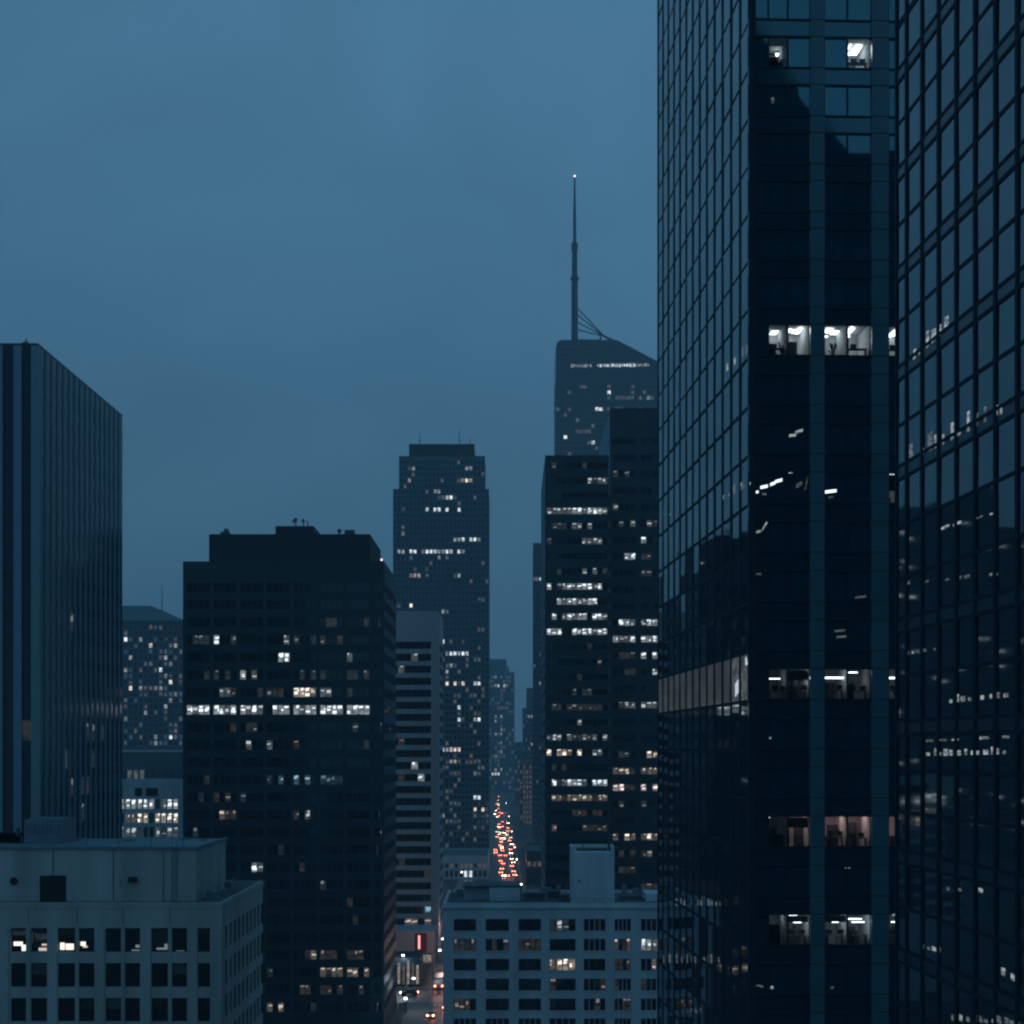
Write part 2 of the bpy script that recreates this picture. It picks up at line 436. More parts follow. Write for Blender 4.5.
# ================================================================ TOWER A (right glass tower)
th = 0.0489
uA = Vector((math.cos(th), math.sin(th), 0)).normalized()
PA = V2(19.7, 148.0)
A = Building('glass_tower', 'tall dark glass tower with lit office floors and pale blue pilasters, right of the centre', PA, uA, 44, 58.6, 205)
ins = 5.2
A.wall.ob(A.P, A.u, -A.s, ins, A.w - .3, -(A.d - .3), -ins, 0, 204.9, A.mi(M_mech))
def zsA(k): return 96.62 + k * (3.994 if k > 0 else 4.095)
WH = 2.58
ks = list(range(-23, 27))
px2a = lambda x: (x - 749) / 12.03
cols = []
e = [749.6, 769, 788.7, 810.8]; cols += [(e[i], e[i + 1]) for i in range(3)]
x = 825.5
while px2a(x) < 43:
    cols += [(x, x + 23.5), (x + 23.5, x + 47.5)]; x += 65
acols = [(px2a(a), px2a(b)) for a, b in cols if px2a(b) < 44]
ROOMS = {6: [(1, 'g'), (4, 'w')], 0: [(1, 'w'), (2, 'w'), (3, 'w'), (4, 'w'), (5, 'w'), (6, 'w')], -3: [(5, 'w')],
         -7: [(1, 'g'), (2, 'w'), (3, 'w'), (4, 'g'), (5, 'w')], -10: [(1, 'd'), (2, 'p'), (3, 'p'), (4, 'p'), (5, 'p')], -12: [(1, 'g'), (2, 'w'), (3, 'w'), (4, 'w'), (5, 'w')]}
P, u, n, Wd = A.face('front')
strips = []
for i in range(len(acols)):
    if i and acols[i][0] - acols[i - 1][1] > .6: strips.append((acols[i - 1][1], acols[i][0]))
for k in ks:
    z0 = zsA(k); z1 = z0 + WH; zn = zsA(k + 1)
    A.wall.ob(P, u, n, 0, Wd, -.4, -.14, z1, zn, A.mi(M_fspan))          # spandrel
    for zz in (z1, zn): A.wall.ob(P, u, n, 0.1, Wd, -.14, -.02, zz - .07, zz + .07, A.mi(M_mull))
    for i, (a0, a1) in enumerate(acols):
        rm = dict(ROOMS.get(k, [])).get(i)
        A.pane(P, u, n, a0, a1, z0, z1, -.2, M_front, tilt=.0012, force=M_clear if rm else None)
        A.wall.ob(P, u, n, a0 - .05, a0 + .05, -.22, -.04, z0 + .07, z1 - .07, A.mi(M_mull))
for a0, a1 in strips:
    A.wall.ob(P, u, n, a0 + .02, a1 - .02, -.35, .10, 0, 205, A.mi(M_strip))
    for k in ks:
        for zz in (zsA(k), zsA(k) + WH): A.wall.ob(P, u, n, a0 + .02, a1 - .02, .05, .115, zz - .03, zz + .03, A.mi(M_mull))
# fittings of unlit-looking floors glimpsed through the front glass
nF = n
for (xa, xb, ya, yb, hh_, lv) in ((790, 797, 437, 436, 3, 2), (796, 804, 434, 431, 3, 2), (789, 800, 473, 472, 2.6, 3), (776, 783, 483, 481, 3, 3), (771, 776, 486, 484, 3, 3), (761, 770, 489, 487, 3, 3), (752, 759, 494, 493, 2.5, 3),
                              (763, 767, 495, 495, 2, 2), (806, 809, 491, 478, 3, 1), (797, 803, 488, 485, 4, 1), (826.5, 838, 493, 491.5, 3, 3), (830, 835, 498, 497, 2, 1), (755, 762, 534, 532, 2.5, 2), (763, 768, 531, 523, 3, 2),
                              (857, 868, 598, 597, 2, 1), (836, 847, 632, 631, 2, 1), (838, 848, 638, 637, 2, 1), (770, 772, 739, 739, 2.5, 2), (757, 764, 986, 988, 2, 1), (771, 774, 989, 989, 3, 2), (772, 775, 103, 103, 6, 1), (756, 762, 575, 575, 2, 1),
                              (833, 835, 764, 764, 2, 1), (846, 852, 869, 869, 1.5, 1), (832, 835, 989, 989, 2, 1)):
    a0, a1 = px2a(xa), px2a(xb); z0 = PZ(ya, 148.2); z1 = PZ(yb, 148.2); h_ = hh_ / 12.0
    A.wins.append(([tuple(P + u * a + nF * -.185 + UP * z) for a, z in ((a0, z0), (a1, z1), (a1, z1 + h_), (a0, z0 + h_))], nF, (M_gl1, M_gl2, STREAK[L[('c', 3)].name][0])[lv - 1], 'interior_light'))
# real rooms behind the lit panes
def room(i, k, kind, runs):
    a0, a1 = acols[i]; z0 = zsA(k) - .35; z1 = z0 + 3.1; dep = 4.6
    m = MB(); cc = lambda a, d, z: tuple((P + u * a + n * d) + UP * z)
    b0, b1 = a0 + .02, a1 - .02
    m.face([cc(b0, -dep, z0), cc(b1, -dep, z0), cc(b1, -dep, z1), cc(b0, -dep, z1)])
    m.face([cc(b0, -.5, z1), cc(b1, -.5, z1), cc(b1, -dep, z1), cc(b0, -dep, z1)], 0)
    m.face([cc(b0, -.5, z0), cc(b1, -.5, z0), cc(b1, -dep, z0), cc(b0, -dep, z0)], 1)
    m.face([cc(b0, -.5, z0), cc(b0, -dep, z0), cc(b0, -dep, z1), cc(b0, -.5, z1)])
    m.face([cc(b1, -.5, z0), cc(b1, -dep, z0), cc(b1, -dep, z1), cc(b1, -.5, z1)])
    ro = m.build('office_room', [M_rwallp if kind == 'p' else M_rwall, M_rdark], A.o)
    fm = M_fixw if kind == 'p' else M_fix
    W_ = b1 - b0; rnd = random.Random(k * 31 + i * 7)
    if k == -7 and kind == 'w':                       # long hanging fitting across the room
        f = MB(); zt = z1 - .95; f.ob(P, u, n, b0 + .05, b1 - .05, -1.4, -1.25, zt, zt + .12); f.build('ceiling_light', fm, ro)
    elif kind == 'p':
        f = MB(); zt = z1 - .12; f.ob(P, u, n, b0 + .2, b1 - .3, -2.6, -1.8, zt + .04, zt + .08); f.build('ceiling_light', fm, ro)
        f = MB(); f.ob(P, u, n, b0 + .2, b0 + .5, -4.5, -4.4, z1 - 1.2, z1 - .8); f.build('wall_lamp', M_rwall, ro)
    elif k >= 0:                                      # seen from below: fittings running into the room
        for q in range({'w': 3, 'g': 1}.get(kind, 1)):
            f = MB(); w0 = b0 + W_ * rnd.choice((.12, .3, .55, .7)); l0 = rnd.uniform(.8, 3.2); ln = rnd.choice((.5, 1.2, 2.0)); ww = rnd.choice((.14, .3, .55))
            zt = z1 - .07 - rnd.choice((0, .1, .45))
            f.ob(P, u, n, w0, min(b1 - .05, w0 + ww), -l0 - ln, -l0, zt, zt + .06); f.build('ceiling_light', fm, ro)
    else:
        for q in range({'w': 4, 'd': 1, 'g': 1}[kind]):
            f = MB(); w0 = b0 + rnd.uniform(.05, .9); l0 = rnd.uniform(.7, 2.4); zt = z1 - .08 - rnd.choice((0, .35, .6, .9))
            hw = rnd.choice((.08, .18, .3)) if kind != 'd' else .05
            f.ob(P, u, n, w0, min(b1 - .08, w0 + rnd.uniform(.35, 1.2)), -l0 - hw, -l0, zt, zt + .06); f.build('ceiling_light', fm, ro)
    if rnd.random() < .35:                            # roller blind part way down
        f = MB(); dr = rnd.choice((.5, .8, 1.3)); f.ob(P, u, n, b0 + .06, b1 - .06, -.42, -.38, z1 - .35 - dr, z1 - .3); f.build('blind', M_blind2, ro)
    for q in range(rnd.choice((1, 2, 3))):            # cabinets, partitions, screens of uneven height
        f = MB(); w0 = b0 + rnd.uniform(.05, W_ - .7); w1 = min(b1 - .05, w0 + rnd.uniform(.25, 1.0)); dd = rnd.uniform(1.6, 4.2)
        f.ob(P, u, n, w0, w1, -dd - .3, -dd, z0, z0 + rnd.uniform(.9, 2.3)); f.build('cabinet', rnd.choice((M_rdark, M_rdark, M_blind2)), ro)
    if rnd.random() < .7:
        f = MB(); h = z0 + rnd.uniform(.95, 1.15)
        f.ob(P, u, n, b0 + .15, b1 - .15, -1.5, -.8, h, h + .05)
        for q in (b0 + .2, b1 - .25): f.ob(P, u, n, q, q + .05, -1.45, -.85, z0, h)
        for q in range(rnd.choice((1, 2))):
            mo = b0 + .2 + q * .85 + rnd.uniform(0, .3); f.ob(P, u, n, mo, mo + .5, -1.2, -1.15, h + .12, h + .48); f.ob(P, u, n, mo + .23, mo + .28, -1.2, -1.15, h + .05, h + .12)
        f.build('desk', M_rdark, ro)
    if rnd.random() < .5:                             # leafy pot plant by the glass
        f = MB(); pxx = b0 + rnd.uniform(.3, W_ - .3); f.tube(tuple(P + u * pxx + n * -.8 + UP * z0), tuple(P + u * pxx + n * -.8 + UP * (z0 + .55)), .16, .22)
        for q in range(9):
            a_ = rnd.uniform(0, 6.28); r_ = rnd.uniform(.15, .45); e_ = P + u * (pxx + math.cos(a_) * r_) + n * (-.8 + math.sin(a_) * .2) + UP * (z0 + rnd.uniform(.9, 1.7))
            f.tube(tuple(P + u * pxx + n * -.8 + UP * (z0 + .5)), tuple(e_), .02, .07, 5)
        f.build('pot_plant', M_rdark, ro)
for k, lst in ROOMS.items():
    for i, kind in lst:
        if i < len(acols): room(i, k, kind, None)
# left side of tower A: 13 bays of 4.5 m
P, u, n, Wd = A.face('left')
sb = 4.5
def side_lit(px, py, k, a):
    # a measured from the far end
    d = Wd - a
    if k == -7: return M_sidelit if d > 8 else L[('c', 2)]
    return None
for k in ks:
    z0 = zsA(k); z1 = z0 + 3.80; zn = zsA(k + 1)
    A.wall.ob(P, u, n, .1, Wd - .02, -.25, -.03, z1, zn, A.mi(M_mull))
    for i in range(13):
        a1 = Wd - i * sb - .0; a0 = a1 - sb
        f_ = side_lit(0, 0, k, (a0 + a1) / 2)
        A.pane(P, u, n, a0 + .4, a1 - .4, z0, z1, -.07, M_curtain, tilt=.0035, force=f_)
A.wall.ob(P, u, n, .1, Wd, -.6, -.3, 0, 205, A.mi(M_mull))
for i in range(14):
    a = Wd - i * sb; a = max(.45, min(Wd - .3, a))
    A.wall.ob(P, u, n, a - .42, a + .42 if i else Wd, -.28, -.02, 0, 205, A.mi(M_mull))
A.roofslab(M_roof, 205, 1.2, wallm=M_mull)

# ================================================================ TOWER B (foreground right)
PB_far = Vector((21.5, 100.0, 0)); lenB = 64; KB = 21.5 + th * 100
uB = uA; sB = Vector((-uB.y, uB.x, 0))
PBf = PB_far - sB * lenB
ZB = 129.0
B = Building('glass_office_block', 'glass office block with gridded curtain wall filling the right edge of the picture', PBf, uB, 45, lenB, ZB)
B.core(M_mech, .5)
P, u, n, Wd = B.face('left')     # P is the far corner, u points toward the camera
mainy = [80, 178, 277, 376, 475, 627, 728, 855, 953] ; thiny = [28, 128, 229, 325, 428, 528, 580, 677, 770, 811, 905]
mz = sorted([PZ(y, 100) for y in mainy]); tz = sorted([PZ(y, 100) for y in thiny])
z = mz[-1]
while z < ZB - 6: z += 5.53; mz.append(z); tz.append(z - 2.8)
z = mz[0]
while z > 7: z -= 5.6; mz.insert(0, z); tz.insert(0, z + 2.8)
bounds = sorted([(z, .46) for z in mz] + [(z, .10) for z in tz])
xs = [0.15, 2.25]
while xs[-1] + 3.05 < Wd: xs.append(xs[-1] + 3.05)
zprev = 0.0
for (zc, hh) in bounds + [(ZB - .3, .3)]:
    z0, z1 = zprev, zc - hh
    if z1 - z0 > .3:
        for i in range(len(xs) - 1):
            B.pane(P, u, n, xs[i] + .28, xs[i + 1] - .28, z0, z1, -.08, M_curtain, tilt=.0035)
    if hh > .3:
        B.wall.ob(P, u, n, .02, Wd - .6, -.55, -.06, zc - hh, zc + hh, B.mi(M_band))
        for q in (zc - hh + .09, zc + hh - .09): B.wall.ob(P, u, n, .03, Wd - .6, -.3, -.02, q - .09, q + .09, B.mi(M_mull))
    else:
        B.wall.ob(P, u, n, .02, Wd - .6, -.55, -.04, zc - hh, zc + hh, B.mi(M_mull))
    zprev = zc + hh
for a in xs: B.wall.ob(P, u, n, a - .20 if a > 1 else .0, a + .20, -.55, 0, 0, ZB, B.mi(M_mull))
# glowing quads laid on the panes; on B they paint reflected city lights
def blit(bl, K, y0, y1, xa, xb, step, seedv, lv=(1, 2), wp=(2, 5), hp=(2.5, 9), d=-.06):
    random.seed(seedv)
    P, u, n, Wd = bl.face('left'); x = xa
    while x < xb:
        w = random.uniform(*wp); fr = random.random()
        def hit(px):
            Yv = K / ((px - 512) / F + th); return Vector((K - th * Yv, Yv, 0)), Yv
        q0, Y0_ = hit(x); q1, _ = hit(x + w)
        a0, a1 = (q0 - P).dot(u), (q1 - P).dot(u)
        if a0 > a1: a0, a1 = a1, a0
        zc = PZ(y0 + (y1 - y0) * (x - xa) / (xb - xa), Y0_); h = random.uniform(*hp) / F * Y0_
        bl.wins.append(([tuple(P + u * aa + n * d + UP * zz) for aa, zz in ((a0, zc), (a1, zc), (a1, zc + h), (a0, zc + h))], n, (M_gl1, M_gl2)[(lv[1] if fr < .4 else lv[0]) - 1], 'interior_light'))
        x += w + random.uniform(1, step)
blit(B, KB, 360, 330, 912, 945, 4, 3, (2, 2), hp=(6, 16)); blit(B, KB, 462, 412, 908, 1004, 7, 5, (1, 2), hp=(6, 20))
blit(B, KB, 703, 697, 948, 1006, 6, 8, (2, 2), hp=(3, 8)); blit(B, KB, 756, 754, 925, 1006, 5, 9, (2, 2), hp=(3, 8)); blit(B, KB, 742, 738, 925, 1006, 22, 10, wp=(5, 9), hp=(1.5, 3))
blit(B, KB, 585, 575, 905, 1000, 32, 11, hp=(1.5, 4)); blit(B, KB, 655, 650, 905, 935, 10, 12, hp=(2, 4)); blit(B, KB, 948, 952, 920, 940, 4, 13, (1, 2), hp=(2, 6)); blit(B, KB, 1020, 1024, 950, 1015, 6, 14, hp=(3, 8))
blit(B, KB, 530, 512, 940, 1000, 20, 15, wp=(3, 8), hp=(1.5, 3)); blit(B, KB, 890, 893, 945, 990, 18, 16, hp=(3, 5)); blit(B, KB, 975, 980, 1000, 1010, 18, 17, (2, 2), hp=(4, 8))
random.seed(21)
B.grid('back', [(1 + 3.4 * i, 3.9 + 3.4 * i) for i in range(12)], [(4 * i + 1.2, 4 * i + 3.7) for i in range(1, 31)], M_band, M_front, 0, ZB, depth=.3, litfn=None)
B.roofslab(M_roof, ZB, 1.0, wallm=M_mull)
bx, by = PB_far.x, PB_far.y
k = MB()
prof = [(3, 24), (11.1, 16.5), (16.1, 10), (16.4, 8.6), (23.2, 1.2), (30, 1.0)]
for (xa, ha), (xb, hb) in zip(prof, prof[1:]):
    k.hexa([(bx + xa, 78, ZB), (bx + xb, 78, ZB), (bx + xb, 96.5, ZB), (bx + xa, 96.5, ZB), (bx + xa, 78, ZB + ha), (bx + xb, 78, ZB + hb), (bx + xb, 96.5, ZB + hb), (bx + xa, 96.5, ZB + ha)])
k.build('mechanical_penthouse', M_dwall, B.o)
k = MB(); k.tube((bx + 18.0, 96, ZB + 2), (bx + 18.0, 96, ZB + 12.5), .3, .12); k.build('antenna', M_steel, B.o)
blit(A, 26.94, 372, 352, 726, 748, 8, 31, (1, 2), (1.5, 3), (5, 12), -.05); blit(A, 26.94, 500, 486, 722, 748, 5, 32, (1, 2), (1, 2.5), (2, 9), -.05)
blit(A, 26.94, 905, 905, 675, 722, 6, 33, (1, 1), (1, 2.5), (3, 8), -.05); blit(A, 26.94, 962, 962, 662, 720, 5, 34, (1, 1), (1, 2), (4, 9), -.05); blit(A, 26.94, 1012, 1012, 685, 700, 4, 35, (1, 1), (1, 2), (3, 6), -.05)
blit(A, 26.94, 516, 516, 662, 674, 6, 36, (1, 2), (1, 2), (2, 5), -.05)
random.seed(22)

# ================================================================ LEFT TOWER
PL = V2(-112, 240)
LT = Building('office_tower', 'blue grey office tower with close vertical piers at the left edge of the picture', PL, EX, 112 - 63.9, 52, 118.1,
              hints=[(742, 20, 34, 1, 'w', 1, 1), (613, 70, 76, 1, 'c', 1), (723, 60, 110, 1, 'c', .3), (738, 60, 100, 1, 'c', .2), (790, 60, 100, 1, 'c', .3),
                     (766, 60, 100, 1, 'c', .2), (820, 78, 86, 1, 'c', .6), (565, 24, 32, 1, 'c', .5)])
LT.core(M_mech, .6)
rowsLT = [(4.0 * i + .9, 4.0 * i + 3.6) for i in range(1, 29)]
wl = LT.w; pit = 2.56
LT.grid('front', sorted((wl - .7 - 1.46 - pit * i, wl - .7 - pit * i) for i in range(18)), rowsLT, M_ltg, M_ltg, 0, 118.1, depth=.3, pierm=M_pier)
ncs = 16; cs = 52 / ncs
LT.grid('right', [(i * cs + 1.45, (i + 1) * cs - .2) for i in range(ncs)], rowsLT, M_ltg, M_ltg, 0, 118.1, depth=.12, rwin=.08, pierm=M_pier)
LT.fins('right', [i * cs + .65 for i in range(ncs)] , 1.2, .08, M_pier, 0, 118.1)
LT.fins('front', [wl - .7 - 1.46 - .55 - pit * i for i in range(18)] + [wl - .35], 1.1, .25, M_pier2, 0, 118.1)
LT.roofslab(M_roof, 118.1, .35, wallm=M_dwall)
k = MB(); k.box(-66.6, -65.8, 242, 243, 118.1, 119.1); k.tube((-66.2, 242.5, 119.1), (-66.2, 242.5, 119.7), .2, .05); k.build('roof_vent', M_metal, LT.o)

# ================================================================ FAR LEFT HIP ROOF TOWER
Y0 = 950
hh = []
for (x, y) in ((125, 667), (150, 665), (154, 688), (160, 690), (142, 690), (167, 678), (171, 680), (175, 692), (169, 700), (165, 706), (172, 739), (123, 737), (140, 641), (125, 641),
               (157, 740), (148, 725), (164, 655), (149, 648), (175, 645), (170, 662), (138, 700), (130, 655), (160, 672), (144, 712), (178, 710), (126, 720), (176, 760)):
    hh.append((y, x - 2, x + 2, random.choice((2, 2, 3)), random.choice('cccw'), 1, 1))
hh.append((690, 128, 135, 3, 'w', 1, 3)); hh.append((667, 121, 129, 3, 'c', 1, 2))
HR = Building('hipped_tower', 'distant tower with a hipped roof and scattered lit windows between two dark towers', V2(PX(98, Y0), Y0), EX, PX(183, Y0) - PX(98, Y0), 45, PZ(622, Y0), far=True, hints=hh)
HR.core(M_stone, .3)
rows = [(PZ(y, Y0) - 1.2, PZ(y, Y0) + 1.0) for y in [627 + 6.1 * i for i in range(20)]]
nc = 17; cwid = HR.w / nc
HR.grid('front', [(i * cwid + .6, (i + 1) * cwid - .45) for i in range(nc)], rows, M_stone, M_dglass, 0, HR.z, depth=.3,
        litfn=lambda px, py: FAR[(random.choice('bbbcw'), 1)] if random.random() < .3 else None)
x0, x1 = PX(97, Y0), PX(184, Y0); zt, za = HR.z, PZ(603.5, Y0)
k = MB(); k.box(x0, x1, Y0 - 1, Y0 + 46, zt, zt + .8); rx = PX(145, Y0)
k.face([(x0, Y0 - 1, zt + .8), (x1, Y0 - 1, zt + .8), (rx, Y0 + 15, za), (PX(112, Y0), Y0 + 15, za)])
k.face([(x1, Y0 - 1, zt + .8), (x1, Y0 + 46, zt + .8), (rx, Y0 + 30, za), (rx, Y0 + 15, za)])
k.face([(x1, Y0 + 46, zt + .8), (x0, Y0 + 46, zt + .8), (PX(112, Y0), Y0 + 30, za), (rx, Y0 + 30, za)])
k.face([(x0, Y0 + 46, zt + .8), (x0, Y0 - 1, zt + .8), (PX(112, Y0), Y0 + 15, za), (PX(112, Y0), Y0 + 30, za)])
k.face([(PX(112, Y0), Y0 + 15, za), (rx, Y0 + 15, za), (rx, Y0 + 30, za), (PX(112, Y0), Y0 + 30, za)])
k.build('roof', M_stone, HR.o)
k = MB(); k.tube((PX(162, Y0 + 20), Y0 + 20, zt), (PX(162, Y0 + 20), Y0 + 20, PZ(584, Y0 + 20)), .35, .12); k.build('antenna', M_steel, HR.o)

Y0 = 640
MD = Building('terraced_block', 'low grey terraced block below the hipped roof tower', V2(PX(90, Y0), Y0), EX, PX(200, Y0) - PX(90, Y0), 40, PZ(752, Y0), far=True,
              hints=[(774, 122, 160, 1, 'c', .5, 3)])
MD.core(M_lav, .3)
MD.grid('front', [(i * 2.2 + .3, i * 2.2 + 1.8) for i in range(17)], [(PZ(779, Y0), PZ(770, Y0)), (PZ(800, Y0), PZ(790, Y0))], M_stone, M_dglass, 0, MD.z, depth=.3)
MD.roofslab(M_roof, MD.z, .7, wallm=M_lav)
Y0 = 446
hh = [(804, 121, 182, 3, 'c', .85, 2), (818, 121, 176, 3, 'w', .75, 2), (832, 121, 182, 2, 'c', .6, 2)]
WB = Building('white_office_block', 'small pale office block with three lit window rows behind the grey rooftop', V2(PX(95, Y0), Y0), EX, PX(184, Y0) - PX(95, Y0), 30, PZ(784, Y0), hints=hh)
WB.core(M_conc2, .3)
WB.grid('front', [(i * 1.5 + .15, i * 1.5 + 1.25) for i in range(14)], [(PZ(y, Y0) - 1.2, PZ(y, Y0) + 1.2) for y in (804, 818, 832, 846, 860, 874, 888, 902, 916)], M_conc2, M_dglass, 0, WB.z, depth=.25)
k = MB(); k.box(PX(135, Y0), PX(142, Y0), Y0 - .08, Y0 + .3, PZ(796, Y0), PZ(788, Y0)); k.box(PX(146, Y0), PX(158, Y0), Y0 - .08, Y0 + .3, PZ(796, Y0), PZ(788, Y0)); k.build('louvre', M_dark, WB.o)
WB.roofslab(M_roof, WB.z, .8, wallm=M_conc2)

# ================================================================ DARK TOWER (left of centre)
Y0 = 397
hints = [(709.5, 187, 374, 3, 'c', .97, 3), (692, 294, 318, 3, 'w', 1, 3), (692, 217, 240, 2, 'c', .7), (692, 268, 292, 1, 'c', .6), (692, 320, 346, 2, 'c', .7), (674.5, 243, 264, 3, 'c', .6),
         (674.5, 214, 232, 1, 'c', .6), (674.5, 300, 318, 2, 'c', .7), (674.5, 320, 372, 1, 'c', .7), (659, 278, 289, 3, 'c', 1), (659, 338, 376, 2, 'c', .3), (641, 284, 289, 3, 'c', 1),
         (641, 360, 374, 2, 'c', .5), (630, 329, 336, 3, 'c', 1, 4), (624, 322, 345, 1, 'c', .6), (641, 212, 218, 3, 'c', 1), (637, 195, 212, 1, 'c', .5), (727, 245, 275, 1, 'c', .4), (745, 248, 286, 2, 'c', .45),
         (749, 306, 318, 2, 'c', .6, 3), (780, 265, 290, 1, 'b', .7), (784, 280, 318, 2, 'b', .6), (786, 318, 342, 1, 'b', .8), (778, 190, 212, 1, 'w', .6), (795, 215, 230, 1, 'p', .7),
         (811, 218, 228, 2, 'w', .5), (819, 225, 236, 1, 'w', .5), (813, 300, 310, 2, 'c', .5), (825, 294, 305, 2, 'c', .6), (835, 316, 322, 2, 'p', .8), (858, 322, 342, 2, 'c', .7), (867, 249, 262, 3, 'c', .8),
         (876, 294, 320, 1, 'c', .5), (894, 265, 288, 2, 'c', .75), (894, 294, 315, 2, 'w', .5), (894, 350, 372, 1, 'w', .6), (912, 278, 286, 1, 'c', .6), (950, 294, 316, 2, 'w', .5),
         (952, 320, 372, 1, 'w', .8), (968, 318, 372, 2, 'w', .85), (986, 294, 345, 1, 'w', .7), (1008, 267, 296, 2, 'w', .5), (1020, 300, 366, 1, 'c', .5)]
DT = Building('black_office_tower', 'broad black office tower with one bright row of lit windows, left of centre', V2(-73.4, Y0), EX, 44.9, 41, 105.0, hints=hints)
DT.core(M_mech, .3)
zs = [PZ(709.5 + 17.5 * i, Y0) for i in range(-7, 26)]
rowsD = [(z - 1.1, z + .95) for z in zs if z > 3]
bays = [(.9 + 5.95 * i, .9 + 5.95 * i + 5.0) for i in range(7)] + [(42.75, 44.4)]
def dlit(px, py):
    if py > 620 and random.random() < .075: return L[(random.choice('cbwc'), 1)]
DT.grid('front', bays, rowsD, M_dwall, M_dglass, 0, 105.0, depth=.25, split=4, mull=.12, litfn=dlit)
DT.fins('front', [.45 + 5.95 * i for i in range(8)] + [44.6], .5, .22, M_dpier, 0, 105.4)
DT.grid('right', [(.9 + 5.6 * i, .9 + 5.6 * i + 4.7) for i in range(7)], rowsD, M_dwall, M_dglass, 0, 105.0, depth=.25, split=3, litfn=lambda px, py: L[('c', 1)] if abs(py - 710) < 7 or random.random() < .03 else None)
DT.roofslab(M_roof, 105.0, .4, wallm=M_dwall)
k = MB(); k.box(PX(209, 403), PX(370, 403), 403, 436, 104.9, 112.2)
for i in range(1, 7):
    x = PX(209 + 161 * i / 7, 403); k.box(x - .12, x + .12, 402.85, 403.1, 105.6, 112.0)
mech = k.build('mechanical_penthouse', M_mech, DT.o)
k = MB(); k.box(PX(275.5, 405), PX(313.5, 405), 405, 418, 112.2, PZ(526, 405)); k.build('plant_housing', M_mech, DT.o)
for px_, r_ in ((295, .75), (303, .4)):
    k = MB(); x = PX(px_, 406); z = PZ(526, 405)
    k.tube((x, 407, z), (x, 407, z + 1.3), .15); k.tube((x + .2, 406.9, z + 1.2), (x - .1, 406.5, z + 1.5), r_ * .3, r_, 12); k.build('satellite_dish', M_steel, DT.o)
k = MB(); k.tube((PX(308, 406), 407, PZ(526, 405)), (PX(306, 406), 407, PZ(519, 405)), .16, .08); k.build('antenna', M_steel, DT.o)
k = MB(); x = PX(224, 404); k.box(x - 1, x + 1, 405, 407, 112.2, 113.0); k.sphere((x + .2, 406, 113.3), .6)
x = PX(339, 404); k.tube((x, 405, 112.2), (x, 405, 113.3), .2); k.sphere((x, 405, 113.2), .5); k.box(PX(344, 404), PX(354, 404), 405, 407, 112.2, 113.4); k.build('roof_unit', M_steel, DT.o)
k = MB(); k.sphere((-29.4, 401, 106.2), .22); k.build('roof_lamp', M_beacon, DT.o)

# ================================================================ STRIPED BUILDING
Y0 = 547
hints = [(660, 410, 418, 2, 'c', .5), (665, 398, 403, 2, 'c', .7), (677, 412, 420, 2, 'p', .7), (765, 410, 415, 3, 'c', 1), (781, 418, 423, 3, 'c', 1), (793, 409, 413, 3, 'c', 1), (851, 403, 421, 3, 'c', .7, 3),
         (867, 401, 410, 1, 'c', .9), (780, 398, 402, 1, 'w', 1), (745, 398, 403, 1, 'p', 1), (876, 423, 430, 1, 'p', 1), (925, 400, 428, 2, 'p', .6, 3), (931, 400, 428, 2, 'w', .7, 3)]
SB = Building('striped_office_block', 'pale office block with horizontal window bands beside the black tower', V2(-70, Y0), EX, 47.3, 40, 105.2, hints=hints)
SB.core(M_mech, .75)
rowsS = []
for i in range(24):
    yc = 645.2 + 12.04 * i
    rowsS.append((PZ(yc + 3.6, Y0), PZ(yc - 3.6, Y0)))
SB.grid('front', [(.5, 45.1)], rowsS, M_lav, M_dglass, 0, 105.2, depth=.6, split=22, mull=.04)
SB.grid('right', [(12, 38)], rowsS, M_lav, M_dglass, 0, 105.2, depth=.6, split=8, mull=.16)
SB.roofslab(M_roof, 105.2, .6, wallm=M_lav)

# ================================================================ CENTRAL TOWER
Y0 = 1000
hints = []
def H(y, segs, lv=3, c='c', d=.9, t=2.5):
    for x0, x1 in segs: hints.append((y, x0, x1, lv, c, d, t))
H(469.5, [(409, 416), (463, 472)], 2); H(480, [(409, 412), ], 3); H(481.5, [(462, 471)], 3, 'w'); H(484, [(405, 409)], 1); H(491.5, [(433, 440)], 2)
H(500, [(431, 456)], 1, d=.6); H(500, [(447, 454)], 3); H(509.5, [(426, 450), (458, 464)], 3, 'c', .7); H(496, [(473, 478)], 1); H(525, [(402, 407)], 1); H(535.5, [(400, 405)], 2, 'w')
H(537, [(452, 464), (468, 485)], 3, 'c', .85); H(550.5, [(396, 405)], 2); H(550.5, [(411, 464)], 3, 'c', .9); H(559, [(427, 446)], 2, 'c', .6); H(568, [(425, 430)], 1); H(577, [(411, 423)], 2, 'p')
H(577, [(457, 463)], 2); H(594, [(425, 431)], 1); H(598, [(475, 485)], 1); H(607.5, [(409, 417)], 3, 'w'); H(612, [(442, 448)], 2); H(627, [(476, 484)], 2, 'p'); H(634, [(476, 483)], 3); H(643, [(442, 444)], 3)
H(651, [(447, 470)], 3); H(651, [(474, 479)], 2); H(666, [(448, 456), (462, 468)], 2); H(674, [(445, 449)], 2); H(685, [(446, 450), (455, 458), (461, 467)], 3, 'w'); H(681, [(475, 481)], 3)
H(698, [(468, 486)], 1, 'c', .6); H(706, [(456, 460)], 3); H(717, [(444, 447), (456, 461), (474, 480)], 3); H(727, [(444, 447)], 1); H(749.5, [(443, 448)], 3); H(750, [(450, 463)], 3, 'p'); H(760, [(448, 463)], 2, 'p')
